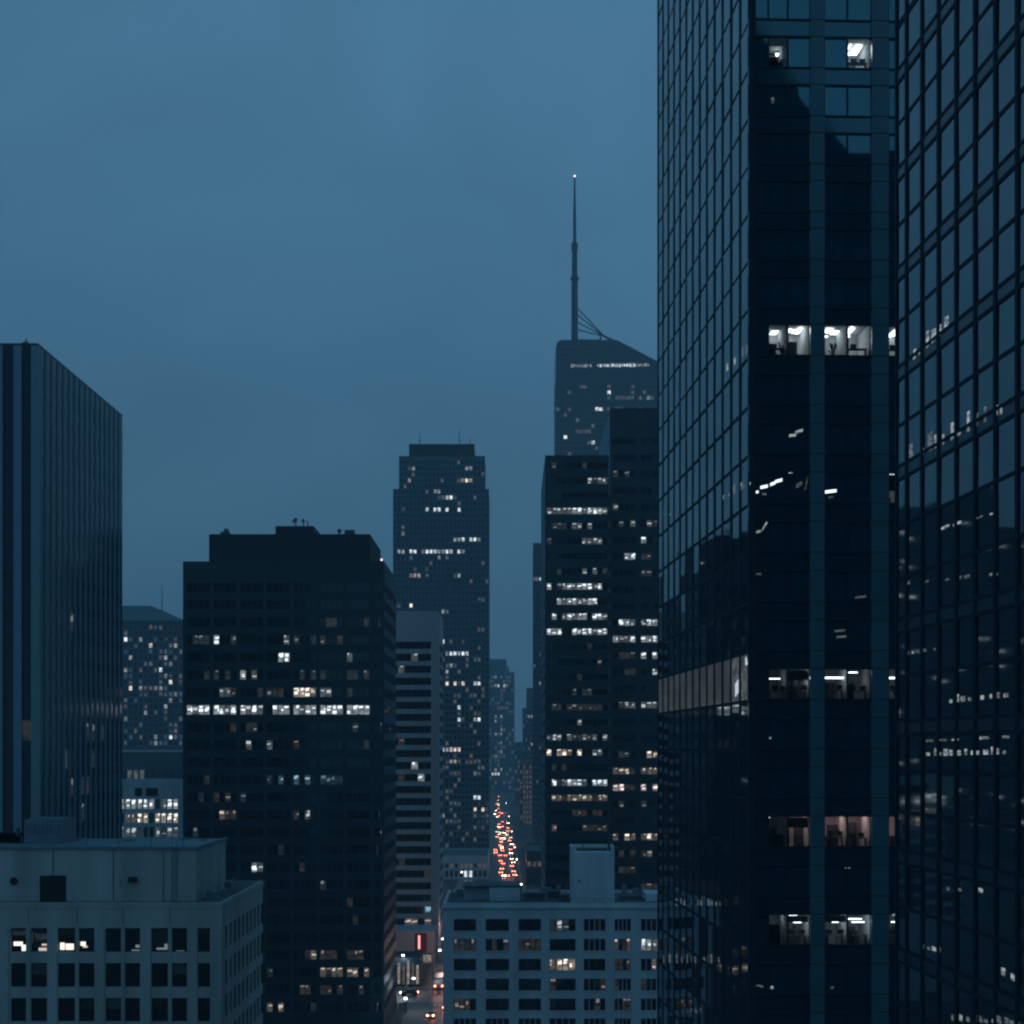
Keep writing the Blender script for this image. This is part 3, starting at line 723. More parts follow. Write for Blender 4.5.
H(772, [(448, 463)], 1, 'p'); H(762, [(470, 480)], 1); H(772, [(475, 480)], 2); H(797, [(474, 483)], 3, 'c'); H(810, [(474, 484)], 3, 'w'); H(806, [(448, 463)], 1); H(815, [(443, 450)], 2, 'c'); H(820, [(450, 463)], 1)
CT = Building('stepped_tower', 'tall stepped tower with scattered lit windows standing above the avenue in the centre', V2(PX(393, Y0), Y0), EX, PX(489, Y0) - PX(393, Y0), 50, PZ(489, Y0), far=True, hints=hints)
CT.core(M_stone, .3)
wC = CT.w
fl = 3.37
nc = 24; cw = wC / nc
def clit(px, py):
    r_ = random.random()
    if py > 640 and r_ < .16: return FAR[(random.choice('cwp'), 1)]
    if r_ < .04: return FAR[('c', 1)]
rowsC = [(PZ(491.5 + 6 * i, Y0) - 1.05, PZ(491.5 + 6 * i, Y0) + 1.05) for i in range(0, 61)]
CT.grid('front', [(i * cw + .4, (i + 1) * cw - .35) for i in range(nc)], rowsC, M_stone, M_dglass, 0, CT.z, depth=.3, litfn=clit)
CT.fins('front', [cw * i for i in (5, 9, 13, 17, 21)], .7, .35, M_stone, 0, CT.z)
# upper steps as part of the same tower
def step(xa, xb, yt, yb, dY, dep, nwin):
    P_ = V2(PX(xa, Y0 + dY), Y0 + dY); w_ = PX(xb, Y0 + dY) - PX(xa, Y0 + dY); z0, z1 = PZ(yb, Y0), PZ(yt, Y0 + dY)
    save = (CT.P, CT.w, CT.d); CT.P, CT.w, CT.d = P_, w_, dep
    CT.wall.ob(P_, EX, V2(0, -1), .3, w_ - .3, -dep + .3, -.3, z0 + .02, z1 - .02, CT.mi(M_stone))
    if nwin:
        cc = w_ / nwin
        rr = []
        y = yb - 3.2
        while y > yt + 4: rr.append((PZ(y, Y0) - 1.05, PZ(y, Y0) + 1.05)); y -= 6
        CT.grid('front', [(i * cc + .4, (i + 1) * cc - .35) for i in range(nwin)], rr, M_stone, M_dglass, z0, z1, depth=.3, litfn=clit)
    else:
        CT.wall.ob(P_, EX, V2(0, -1), 0, w_, -.29, 0, z0, z1, CT.mi(M_mech))
    CT.P, CT.w, CT.d = save
step(399, 485, 456, 489, 2, 44, 21); step(409, 474.5, 444, 456, 5, 36, 0)
k = MB()
for px_, yt in ((419.5, 433), (459.5, 431), (470, 438)):
    k.tube((PX(px_, 1010), 1010, PZ(446, 1010)), (PX(px_, 1010), 1010, PZ(yt, 1010)), .3, .12)
k.build('antenna', M_steel, CT.o)

# low podium block along the avenue in front of the central tower
Y0 = 860
PD = Building('low_podium_block', 'low flat roofed block at the foot of the stepped tower beside the avenue', V2(PX(430, Y0), Y0), EX, PX(488, Y0) - PX(430, Y0), 60, PZ(857, Y0), far=True,
              hints=[(872, 464, 473, 3, 'c', 1, 2), (868, 447, 490, 1, 'p', .5, 2), (880, 447, 490, 1, 'w', .5, 2)])
PD.core(M_lav, .3)
PD.grid('front', [(i * 2.3 + .5, i * 2.3 + 1.9) for i in range(12)], [(1.2, 4.2), (5.6, 7.6)], M_lav, M_dglass, 0, PD.z, depth=.3)
PD.grid('right', [(i * 4 + .6, i * 4 + 3) for i in range(14)], [(1.2, 4.0)], M_lav, M_dglass, 0, PD.z, depth=.3)
PD.roofslab(M_roof, PD.z, .6, wallm=M_lav)

# ================================================================ FAR AVENUE TOWERS
Y0 = 2450
hints = []
for y in (717, 724, 728.5, 735, 741, 750, 756, 768): H(y, [(494 + random.random() * 2, 503)], 2, 'c', .7, 1.6)
H(661, [(489, 495)], 3, t=3); H(677, [(491, 507)], 2, t=2); H(684.5, [(493, 508)], 3, 'c', .7, 2); H(706, [(494, 508)], 1); H(721, [(495, 512)], 2, d=.4); H(773, [(491, 500)], 3, t=2)
FT = Building('distant_stepped_tower', 'distant narrow tower closing the avenue just right of the stepped tower', V2(PX(480, Y0), Y0), EX, PX(514.5, Y0) - PX(480, Y0), 40, PZ(672, Y0), far=True, hints=hints)
FT.core(M_stone, .5)
rr = [(PZ(677 + 4.4 * i, Y0) - 1.9, PZ(677 + 4.4 * i, Y0) + 1.9) for i in range(26)]
FT.grid('front', [(i * 3.9 + .8, i * 3.9 + 3.4) for i in range(12)], rr, M_stone, M_dglass, 0, FT.z, depth=.4, litfn=lambda a, b: FAR[('c', 1)] if random.random() < .25 else None)
k = MB(); k.box(PX(480, 2455), PX(506.5, 2455), 2455, 2480, FT.z - .1, PZ(659, 2455)); k.box(PX(507, 2455), PX(509, 2455), 2455, 2470, FT.z, PZ(666, 2455)); k.build('upper_storey', M_stone, FT.o)

Y0 = 1100
ET = Building('slim_grey_tower', 'slim grey tower sliver standing behind the dark right hand towers', V2(PX(533, Y0), Y0), EX, 34, 40, PZ(543, Y0), far=True,
              hints=[(581, 534, 541, 3, 'c', .9, 2.5), (657, 533, 542, 3, 'c', .9, 2.5), (684, 535, 545, 2, 'c', .6, 3)])
ET.core(M_stone, .3)
ET.grid('front', [(i * 1.7 + .5, i * 1.7 + 1.35) for i in range(20)], [(PZ(550 + 5.8 * i, Y0) - 1, PZ(550 + 5.8 * i, Y0) + 1) for i in range(50)], M_stone, M_dglass, 0, ET.z, depth=.3, litfn=lambda a, b: FAR[('c', 1)] if random.random() < .04 else None)
Y0 = 1650
GT = Building('far_terraced_tower', 'far terraced tower above the brown block on the right of the avenue', V2(PX(522.5, Y0), Y0), EX, 30, 40, PZ(708, Y0), far=True,
              hints=[(y, 523, 545, 2, 'c', .35, 2) for y in (706, 718, 724, 744)] + [(744, 531, 535, 3, 'c', 1, 2)])
GT.core(M_stone, .3)
GT.grid('front', [(i * 2.4 + .6, i * 2.4 + 1.9) for i in range(12)], [(PZ(712 + 4.6 * i, Y0) - 1.2, PZ(712 + 4.6 * i, Y0) + 1.2) for i in range(22)], M_stone, M_dglass, 0, GT.z, depth=.3, litfn=lambda a, b: FAR[('c', 1)] if random.random() < .15 else None)
k = MB(); k.box(PX(526.5, 1653), PX(550, 1653), 1653, 1680, GT.z - .1, PZ(688, 1653)); k.build('upper_storey', M_stone, GT.o)
Y0 = 1950
GX = Building('far_low_tower', 'far low grey tower showing in the gap where the avenue meets the sky', V2(PX(514.5, Y0), Y0), EX, 40, 40, PZ(742, Y0), far=True)
GX.core(M_stone, .3)
GX.grid('front', [(i * 3.2 + .6, i * 3.2 + 2.4) for i in range(12)], [(6 + 5 * i, 9 + 5 * i) for i in range(11)], M_stone, M_dglass, 0, GX.z, depth=.3, litfn=lambda a, b: FAR[('c', 1)] if random.random() < .15 else None)
Y0 = 1420
BB = Building('brown_stone_block', 'brown stone block with warm lit vertical strips on the right of the avenue', V2(PX(519.5, Y0), Y0), EX, 30, 40, PZ(761, Y0), far=True,
              hints=[(y, 524, 535, 1, 'p', .95, 3) for y in range(766, 822, 5)] + [(y, 519, 522, 1, 'c', .6, 3) for y in range(766, 822, 7)])
BB.core(M_stone2, .3)
BB.grid('front', [(i * 2.5 + .7, i * 2.5 + 1.9) for i in range(11)], [(PZ(767 + 5 * i, Y0) - 1.4, PZ(767 + 5 * i, Y0) + 1.4) for i in range(12)], M_stone2, M_dglass, 0, BB.z, depth=.3)
Y0 = 820
RB = Building('low_shop_block', 'low dark block with a lit shopfront on the right side of the avenue', V2(PX(526.5, Y0), Y0), EX, 24, 60, PZ(852, Y0), far=True, hints=[(880, 520, 545, 3, 'c', .4, 4), (866, 520, 545, 1, 'w', .4, 3)])
RB.core(M_dwall, .3)
RB.grid('front', [(i * 2.5 + .4, i * 2.5 + 2.1) for i in range(9)], [(.8, 3.6), (5, 7.2), (9, 11.2)], M_dwall, M_dglass, 0, RB.z, depth=.3)
RB.grid('left', [(i * 4 + .6, i * 4 + 3) for i in range(14)], [(.8, 3.6), (5, 7.2)], M_dwall, M_dglass, 0, RB.z, depth=.3)
RB.roofslab(M_roof, RB.z, .5, wallm=M_dwall)

# ================================================================ BLACK TOWERS RIGHT OF AVENUE (C and D)
Y0 = 482
hints = []
def rowsegs(y, segs, lv=3, c='c', d=.85, t=3.4):
    for x0, x1 in segs: hints.append((y, x0, x1, lv, c, d, t))
rowsegs(481, [(584, 609)], 2); rowsegs(511, [(548, 567)], 2); rowsegs(511, [(566, 608)], 3, d=1); rowsegs(526, [(552, 570)], 1); rowsegs(526, [(568, 594)], 2); rowsegs(541, [(583, 604)], 2)
rowsegs(571, [(572, 606)], 2, d=.6); rowsegs(586, [(549, 604)], 3, d=.8); rowsegs(601, [(549, 607)], 3, d=.8); rowsegs(617, [(550, 608)], 3, d=.8); rowsegs(631, [(548, 609)], 3, d=.85)
rowsegs(660, [(597, 602)], 2); rowsegs(676, [(569, 600)], 1, d=.5); rowsegs(692, [(573, 590)], 1, 'c', .7); rowsegs(707, [(550, 604)], 1, 'c', .8); rowsegs(707, [(572, 580)], 3)
rowsegs(722.5, [(570, 602)], 2, 'c', .45); rowsegs(738, [(549, 612)], 2, d=.85); rowsegs(738, [(586, 604)], 3); rowsegs(753, [(549, 570), (572, 592)], 3, 'w', .9); rowsegs(753, [(592, 606)], 2, 'c', .6)
rowsegs(783, [(552, 608)], 3, 'c', .75); rowsegs(798, [(550, 607)], 2, 'w', .8); rowsegs(813, [(574, 604)], 1, 'w', .5); rowsegs(830, [(550, 558)], 2, 'p', .9); rowsegs(830, [(583, 605)], 1, 'p', .8)
Y0 = 440
C = Building('black_glass_tower', 'black glass tower with stacked bright lit floors just right of the avenue', V2(8.2, Y0), EX, 15.7, 63, PZ(457, Y0), hints=hints)
C.core(M_mech, .3)
rr = [(PZ(511 + 15.1 * i, Y0) - .75, PZ(511 + 15.1 * i, Y0) + .8) for i in range(-3, 31)]
C.grid('front', [(.4 + i * 1.255, .4 + i * 1.255 + 1.12) for i in range(12)], rr, M_dwall, M_dglass, 0, C.z, depth=.2, litfn=lambda a, b: L[('c', 1)] if random.random() < .03 else None)
C.grid('left', [(i * 5.2 + .8, i * 5.2 + 4.9) for i in range(12)], rr, M_pier, M_curtain, 0, C.z, depth=.2)
C.roofslab(M_roof, C.z, .4, wallm=M_dwall)

Y0 = 482; hints = []
rowsegs(474, [(615, 630)], 1); rowsegs(466, [(643, 657)], 2); rowsegs(507, [(614, 618)], 2); rowsegs(524, [(617, 636), (644, 656)], 2, d=.9); rowsegs(540, [(641, 647)], 3); rowsegs(556.6, [(624, 636)], 3, d=.8); rowsegs(556.6, [(643, 655)], 1)
rowsegs(573, [(643, 655)], 1); rowsegs(589.6, [(648, 657)], 2, d=.5); rowsegs(622.6, [(615, 634), (642, 657)], 3, d=.9); rowsegs(641, [(613, 636), (643, 657)], 3, d=.9, t=4); rowsegs(656, [(641, 657)], 3); rowsegs(656, [(620, 636)], 1)
rowsegs(672, [(620, 636)], 1); rowsegs(672, [(653, 658)], 2); rowsegs(706, [(618, 636), (642, 657)], 2); rowsegs(754, [(640, 657)], 3, 'w'); rowsegs(754, [(619, 632)], 1); rowsegs(771, [(615, 634), (641, 657)], 2, 'w')
rowsegs(787, [(613, 622), (642, 657)], 3, 'p'); rowsegs(787, [(622, 636)], 1, 'p'); rowsegs(804, [(616, 657)], 1, 'c', .4); rowsegs(838, [(612, 636), (643, 657)], 3, 'w'); rowsegs(856, [(619, 657)], 2, 'w', .6); rowsegs(872, [(619, 640)], 1, 'w')
rowsegs(889, [(640, 656)], 1, 'w')
D = Building('black_slab_tower', 'taller black slab tower rising between the glass towers in front of the spire tower', V2(26.5, Y0), EX, 38, 63, PZ(411, Y0), hints=hints)
D.core(M_mech, .3)
rr = [(PZ(622.6 + 16.5 * i, Y0) - .85, PZ(622.6 + 16.5 * i, Y0) + .9) for i in range(-11, 24)]
cc = []
for i in range(6):
    x = .85 + i * 7.6
    cc += [(x + j * 1.55, x + j * 1.55 + 1.38) for j in range(4)]
D.grid('front', [c_ for c_ in cc if c_[1] < 37.8], rr, M_dwall, M_dglass, 0, D.z, depth=.2, litfn=lambda a, b: L[('c', 1)] if random.random() < .03 else None)
D.grid('left', [(i * 5.2 + .8, i * 5.2 + 4.8) for i in range(12)], rr, M_pier, M_curtain, 0, D.z, depth=.2)
D.roofslab(M_roof, D.z, .8, wallm=M_dwall)

# ================================================================ SPIRE TOWER
Y0 = 1300; hints = []
H(366, [(571, 592)], 2, 'c', .9, 2.5); H(365, [(597, 618)], 3, 'c', .95, 2.5); H(365, [(618, 632)], 3, 'c', 1, 2.5); H(365, [(633, 648)], 2, 'c', .9, 2.5)
H(389, [(584, 589)], 2); H(381, [(628, 632)], 2); H(393, [(604, 610)], 3); H(409, [(595, 602)], 3, t=4); H(397, [(610, 656)], 1, 'c', .5); H(397, [(648, 655)], 2); H(407, [(614, 656)], 1, 'c', .6); H(395, [(583, 592)], 1)
H(430, [(576, 590)], 1); H(436, [(563, 568)], 3); H(444, [(591, 597)], 3, t=3); H(449, [(594, 602)], 2, t=3); H(352, [(618, 632)], 1, 'c', .4)
ST = Building('spire_tower', 'hazy glass tower with a sloping roof and a tall mast, highest on the skyline', V2(PX(555.5, Y0), Y0), EX, PX(690, Y0) - PX(555.5, Y0), 55, PZ(341, Y0), far=True, hints=hints)
zt = PZ(340, Y0); zlow = PZ(378, Y0); xl = PX(555.5, Y0); xm = PX(617, Y0); xr = PX(690, Y0)
# crown: chamfered left corner, flat part, long slope down to the right
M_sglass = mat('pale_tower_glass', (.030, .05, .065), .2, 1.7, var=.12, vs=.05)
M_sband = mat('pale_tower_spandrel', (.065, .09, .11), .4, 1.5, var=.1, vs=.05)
poly = [(xl + .3, zlow), (xr - .3, zlow), (xm, zt), (xl + 4, zt), (xl + 1.4, zt - 1.5), (xl + .3, zt - 5)]
k = MB()
k.face([(x, Y0, z) for x, z in poly]); k.face([(x, Y0 + 54.7, z) for x, z in reversed(poly)])
for i in range(len(poly)):
    a_, b_ = poly[i], poly[(i + 1) % len(poly)]
    k.face([(a_[0], Y0, a_[1]), (a_[0], Y0 + 54.7, a_[1]), (b_[0], Y0 + 54.7, b_[1]), (b_[0], Y0, b_[1])])
for i in range(7):    # relief bands on the crown screen
    z = zt - 3 - i * 3.6
    xe = min(xr, xm + (zt - z) / (zt - zlow) * (xr - xm)) - 1
    k.box(xl + 1.5, xe, Y0 - .3, Y0 + .1, z - .5, z + .3, 1)
for x in [xl + 8 + 8 * i for i in range(12)]:
    zt2 = zt if x < xm else zt - (x - xm) / (xr - xm) * (zt - zlow)
    if zt2 - 1 > zlow: k.box(x - .3, x + .3, Y0 - .45, Y0 + .1, zlow, zt2 - 1, 1)
k.build('crown', [M_sglass, M_sband], ST.o)
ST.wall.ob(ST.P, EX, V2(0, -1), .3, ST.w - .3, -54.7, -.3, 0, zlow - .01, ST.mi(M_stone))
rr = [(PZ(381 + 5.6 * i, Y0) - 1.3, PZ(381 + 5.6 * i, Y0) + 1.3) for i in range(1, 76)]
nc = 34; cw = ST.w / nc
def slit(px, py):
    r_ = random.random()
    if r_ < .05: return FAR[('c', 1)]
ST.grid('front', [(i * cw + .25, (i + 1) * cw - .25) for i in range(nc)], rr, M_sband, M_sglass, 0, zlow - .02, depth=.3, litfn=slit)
# lit row of the crown floor
P, u, n, Wd = ST.face('front')
x = 571.0
while x < 648:
    if not (592 < x < 596.5):
        a = PX(x, Y0) - xl
        lv = 3 if 604 < x < 634 else 2
        if 597 < x <= 604: lv = random.choice((2, 3))
        hgt = random.uniform(1.6, 2.6)
        zc = PZ(366 - (x - 571) / 77 * 1.0, Y0)
        ST.pane(P, u, n, a, a + 1.25, zc - hgt / 2, zc + hgt / 2, .35, M_sglass, force=FAR[('c', lv)])
    x += random.choice((2.2, 2.4, 2.6))
k = MB(); xs_ = PX(575, Y0)
k.tube((xs_, Y0 + 8, zt - 2), (xs_, Y0 + 8, PZ(277, Y0)), 2.5, 2.3); k.tube((xs_, Y0 + 8, PZ(277, Y0)), (xs_, Y0 + 8, PZ(274.5, Y0)), 3.2)
k.tube((xs_, Y0 + 8, PZ(275, Y0)), (xs_, Y0 + 8, PZ(242, Y0)), 2.1, 1.9); k.tube((xs_, Y0 + 8, PZ(248, Y0)), (xs_, Y0 + 8, PZ(240, Y0)), 2.4)
k.tube((xs_, Y0 + 8, PZ(241, Y0)), (xs_, Y0 + 8, PZ(207, Y0)), 1.25, 1.05); k.tube((xs_, Y0 + 8, PZ(207, Y0)), (xs_, Y0 + 8, PZ(174, Y0)), .95, .55)
sp = k.build('spire', M_steel, ST.o)
k = MB(); k.sphere((xs_, Y0 + 8, PZ(172.5, Y0)), .8); k.build('beacon', M_beacon, sp)
k = MB(); qx, qz = PX(605, Y0), PZ(334, Y0)
for yy in (305.5, 312, 319.5, 327): k.tube((xs_ + 2, Y0 + 8, PZ(yy, Y0)), (qx, Y0 + 8, qz), .42, .42, 6)
k.tube((xs_ + 2, Y0 + 8, PZ(337, Y0)), (PX(601, Y0), Y0 + 8, PZ(337.5, Y0)), .3, .3, 6)
k.tube((PX(601, Y0), Y0 + 8, zt - 1), (PX(601, Y0), Y0 + 8, qz), .6, .6, 6); k.tube((qx, Y0 + 8, qz), (xm + 1, Y0 + 8, zt), .8, .8, 6)
for px_ in (608, 611, 614): k.tube((PX(px_, Y0), Y0 + 8, zt - 1), (PX(px_, Y0), Y0 + 8, PZ(334 + (px_ - 605) * .5, Y0)), .25, .25, 6)
k.build('spire_brace', M_steel, ST.o)

# ================================================================ LOWER LEFT OFFICE (foreground)
Y0 = 188
LO = Building('concrete_office_block', 'pale concrete office block with paired windows in the lower left foreground', V2(-62, Y0), EX, 62 - 30.6, 31, 47.2,
              hints=[])
LO.core(M_mech, .6)
def lx(px): return PX(px, Y0) + 62
prs = [(11, 26), (31, 47), (58, 75), (79, 94.5), (105.7, 121), (125, 140), (151.6, 168), (172, 187), (198, 210)]
prs = [(x - 94.4, y - 94.4) for x, y in prs[:4] if x - 94.4 > -70] + [(x - 94.4, y - 94.4) for x, y in prs[4:4]] + prs
colsL = sorted((lx(a), lx(b)) for a, b in prs if lx(a) > .3)
yr = [(928, 952), (963, 987), (998, 1021.5)]
rowsL = [(PZ(b, Y0), PZ(a, Y0)) for a, b in yr]
z = rowsL[-1][0]
while z > 5: z -= 3.7; rowsL.append((z, z + 2.48))
LO.grid('front', colsL, rowsL, M_conc, M_dglass, 0, 47.2, depth=.42, frame=True, litfn=None)
for (xa, xb, ya, yb, lv) in ((13, 22, 942, 946, 3), (21, 27, 945, 952, 3), (38, 46, 948, 952, 2), (41, 46, 944, 946, 2), (30.5, 32, 932, 943, 1), (59.5, 64, 943, 950, 3), (65, 73, 944, 950, 3), (80, 85, 942, 946, 3), (82, 87, 946, 948, 2),
                             (131, 139, 950, 953, 1), (135, 139, 945, 948, 1), (156, 167, 948, 950, 1), (164, 167, 944, 948, 1), (176, 184, 951, 952.5, 2), (34, 46, 934, 941, 0), (12, 25, 931, 936, 0)):
    a0, a1 = lx(xa), lx(xb); z0, z1 = PZ(yb, Y0), PZ(ya, Y0); nn = V2(0, -1)
    LO.wins.append(([tuple(LO.P + EX * a + nn * -.28 + UP * z) for a, z in ((a0, z0), (a1, z0), (a1, z1), (a0, z1))], nn, STREAK[L[('w' if lv > 1 else 'c', lv)].name][0] if lv else M_dimroom, 'interior_light'))
pp = [lx(4), lx(52.5), lx(99.5), lx(146), lx(192.5), lx(217)]
LO.fins('front', pp, 1.0, .14, M_conc, 0, 44.9)
LO.fins('front', [lx(28.5), lx(77), lx(123), lx(170)], .22, .06, M_conc, 0, 45.2)
k = MB()
k.ob(LO.P, EX, V2(0, -1), -.15, LO.w + .07, -.2, .07, 47.0, 47.24); k.ob(LO.P + EX * LO.w, V2(0, 1), EX, .3, 31.07, -.2, .07, 47.0, 47.24)
k.build('cornice', M_conc, LO.o)
LO.grid('right', [(1.9 + 3.0 * i, 1.9 + 3.0 * i + 1.75) for i in range(10)], rowsL, M_conc, M_dglass, 0, 47.2, depth=.42, frame=True)
LO.roofslab(M_roof, 47.27, .28, t=.3, wallm=M_conc)
k = MB(); k.box(-61, PX(196, 192), 192, 212, 47.0, 53.0)
pent = k.build('rooftop_penthouse', M_conc, LO.o)
k = MB()
k.box(-61.2, PX(196, 192) + .2, 191.75, 192.05, 53.0, 53.25); k.box(PX(196, 192) - .1, PX(196, 192) + .2, 192.05, 212.2, 53.0, 53.25); k.box(-61, PX(196, 192) - .1, 192.05, 212, 53.0, 53.1)
for i in range(8): k.tube((-60 + i * 3.5, 192.4, 53.1), (-60 + i * 3.5, 192.4, 54.35), .06)
k.build('coping', M_metal, pent)
k = MB(); k.box(PX(40, 192), PX(66, 192), 191.9, 192.1, 47.3, PZ(875.5, 192)); k.build('door', M_dark, pent)
k = MB(); k.tube((PX(14, 192), 191.8, PZ(881, 192)), (PX(14, 192), 192.1, PZ(881, 192)), .42, .42, 14); k.box(PX(129, 192), PX(137, 192), 191.5, 192.1, PZ(882, 192), PZ(877, 192)); k.build('wall_vent', M_dark, pent)
k = MB(); k.tube((PX(120, 192), 191.9, PZ(886, 192)), (PX(120, 192), 191.9, PZ(879, 192)), .08); k.build('downpipe', M_conc, pent)
k = MB(); k.box(PX(24, 200), PX(62, 200), 200, 206, 53.0, PZ(820, 200))
for i in range(9): k.box(PX(26 + i * 4, 200), PX(27 + i * 4, 200), 199.9, 200.1, 54.2, PZ(822, 200))
k.box(PX(26, 200), PX(60, 200), 201, 205, PZ(820, 200), PZ(820, 200) + .15); k.build('cooling_unit', M_metal, LO.o)
k = MB(); k.box(-61, PX(20, 200), 202, 208, 53.0, PZ(835, 202)); k.tube((PX(18, 200), 200, 54), (PX(18, 200), 200, PZ(828, 200)), .25); k.build('rooftop_duct', M_metal, LO.o)
for (xa, xb, yy) in ((-52, -50.5, 208), (-45, -43.8, 206), (-39, -38, 209), (-36.2, -35.6, 207)): k.box(xa, xb, yy, yy + 1, 53.05, 53.3)
k.build('roof_vent', M_metal, LO.o)
k = MB()
for i in range(5): k.tube((-33.2, 190 + i * 6, 47.3), (-33.2, 190 + i * 6, 48.3), .05)
k.tube((-33.2, 190, 48.3), (-33.2, 214, 48.3), .05); k.build('railing', M_metal, LO.o)

for i, x in enumerate((-49.5, -43.0, -37.6)):
    k = MB(); k.box(x - .03, x + .03, 191.93, 192.02, 47.4, 52.9); k.build('wall_joint', M_dwall, pent)
k = MB(); x = -36.4
for q in (-.25, .25): k.tube((x + q, 191.8, 47.3), (x + q, 191.8, 53.9), .04)
for q in range(20): k.tube((x - .25, 191.8, 47.5 + q * .3), (x + .25, 191.8, 47.5 + q * .3), .025)
k.build('ladder', M_metal, pent)
for (xa, xb, ya, yb, h) in ((-33.4, -32.2, 194, 196.5, .9), (-33.2, -32.4, 200, 203, .6), (-33.3, -32.5, 206, 207.5, 1.1)):
    k = MB(); k.box(xa, xb, ya, yb, 47.3, 47.3 + h); k.build('roof_unit', M_metal, LO.o)
for px in (28.5, 77, 123, 170): LO.wall.ob(LO.P, EX, V2(0, -1), lx(px) - .03, lx(px) + .03, -.1, .012, 45.3, 46.9, LO.mi(M_dwall))
# ================================================================ CREAM BUILDING (foreground centre)
Y0 = 320
CR = Building('cream_masonry_block', 'older cream masonry block with square windows in the bottom centre foreground', V2(PX(443, Y0), Y0), EX, 46, 30, PZ(907, Y0),
              hints=[(945, 453, 510, 1, 'c', .8, 5), (945, 518, 541, 1, 'w', .5, 5), (945, 549, 606, 2, 'w', .45, 5), (945, 614, 631, 2, 'p', .5, 5), (945, 640, 660, 3, 'c', .9, 5), (963, 549, 576, 3, 'w', 1, 5),
                     (965, 586, 606, 1, 'p', .5, 5), (965, 614, 631, 1, 'p', .7, 5), (965, 641, 660, 2, 'p', .3, 5), (925, 549, 576, 2, 'c', .35, 5), (925, 518, 541, 1, 'c', .3, 5), (984, 549, 660, 1, 'p', .12, 5), (1004, 453, 660, 1, 'p', .2, 5)])
CR.core(M_mech, .6)
def cx_(px): return PX(px, Y0) - CR.P.x
colsM = [(453.7, 476), (485.7, 509), (518.6, 541), (549.6, 575.5), (583.8, 605.3), (614.6, 630.7), (641, 662), (671, 692)]
rowsM = [(PZ(925 + 19.9 * i + 6, Y0), PZ(925 + 19.9 * i - 6, Y0)) for i in range(18)]
rowsM = [r_ for r_ in rowsM if r_[0] > 1]
CR.grid('front', [(cx_(a), cx_(b)) for a, b in colsM], rowsM, M_conc2, M_dglass, 0, CR.z, depth=.42, split=4, mull=.14, frame=True)
CR.grid('left', [(2 + 4.5 * i, 4.5 + 4.5 * i) for i in range(6)], rowsM, M_conc2, M_dglass, 0, CR.z, depth=.42, split=2)
CR.roofslab(M_roof, CR.z, .7, t=.4, wallm=M_conc2)
k = MB(); k.ob(CR.P, EX, V2(0, -1), -.2, CR.w, -.3, .3, CR.z - .25, CR.z + .12); k.build('cornice', M_conc2, CR.o)
for a, b in colsM:
    for r0, r1 in rowsM: CR.wall.ob(CR.P, EX, V2(0, -1), cx_(a) - .1, cx_(b) + .1, -.1, .10, r0 - .2, r0 - .003, CR.mi(M_conc2))
k = MB(); zr = CR.z
xa, xb = PX(571, 328), PX(614.5, 328)
k.box(xa, xb, 328, 336, zr, PZ(852, 328)); k.box(xa, xa + .5, 328, 336, PZ(852, 328), PZ(846.5, 328)); k.box(xb - .5, xb, 328, 336, PZ(852, 328), PZ(846.5, 328)); k.box(xa + .5, xb - .5, 335.5, 336, PZ(852, 328), PZ(846.5, 328))
k.box(xa + .2, xb - .2, 327.9, 328.02, zr + .1, PZ(853.5, 328))
lt = k.build('lift_tower', M_conc2, CR.o)
k = MB(); k.box(PX(577, 329), PX(608, 329), 331, 334, PZ(853, 329), PZ(849, 329)); k.tube((PX(584, 329), 330, PZ(853, 329)), (PX(582.5, 329), 330, PZ(842.5, 329)), .12); k.tube((PX(610, 329), 330, PZ(853, 329)), (PX(609, 329), 330, PZ(842.5, 329)), .15, .3)
k.build('rooftop_machinery', M_steel, lt)
k = MB(); k.box(PX(578, 328), PX(580, 328), 327.8, 328.1, PZ(882, 328), PZ(880, 328)); k.build('wall_vent', M_dark, lt)
k = MB(); k.box(PX(464, 334), PX(489, 334), 334, 342, zr, PZ(888, 334)); k.box(PX(489.4, 332), PX(520, 332), 332, 343, zr, PZ(887.5, 332)); k.build('roof_cabin', M_conc2, CR.o)
k = MB(); k.box(PX(463, 334), PX(520.5, 332), 331.9, 343.2, PZ(887, 332), PZ(887, 332) + .2); k.build('cabin_roof', M_roof, CR.o)
k = MB()
for (a, b, y_, t_) in ((524, 545, 333, 893), (548, 560, 335, 891), (560, 569, 331, 895), (620, 642, 334, 896)):
    k.box(PX(a, y_), PX(b, y_), y_, y_ + 3, zr, PZ(t_, y_))
k.tube((PX(521, 330), 330, zr), (PX(521, 330), 330, PZ(886, 330)), .12); k.tube((PX(640, 333), 333, zr), (PX(640, 333), 333, PZ(888, 333)), .1); k.sphere((PX(640, 333), 333, PZ(889, 333)), .35)
k.build('roof_equipment', M_steel, CR.o)
k = MB(); k.box(PX(646, 331), PX(670, 331), 331, 340, zr, PZ(894, 331)); k.build('stair_housing', M_conc2, CR.o)
for (a, y_, w_, d_, h_) in ((456, 344, 1.4, 1.2, 1.1), (459, 325, .8, .8, .6), (530, 325, 1.2, 1.0, .5), (540, 345, 2.2, 1.5, 1.4), (552, 326, .6, .6, .9), (556, 345, 1.0, 1.0, 1.8), (626, 326, 1.5, 1.0, .5), (633, 345, 2.0, 1.5, 1.2), (622, 346, .9, .9, 1.9)):
    k = MB(); x = PX(a, y_); k.box(x, x + w_, y_, y_ + d_, zr, zr + h_); k.box(x + .1, x + w_ - .1, y_ + .1, y_ + d_ - .1, zr + h_, zr + h_ + .12); k.build('air_unit', M_metal, CR.o)
k = MB()
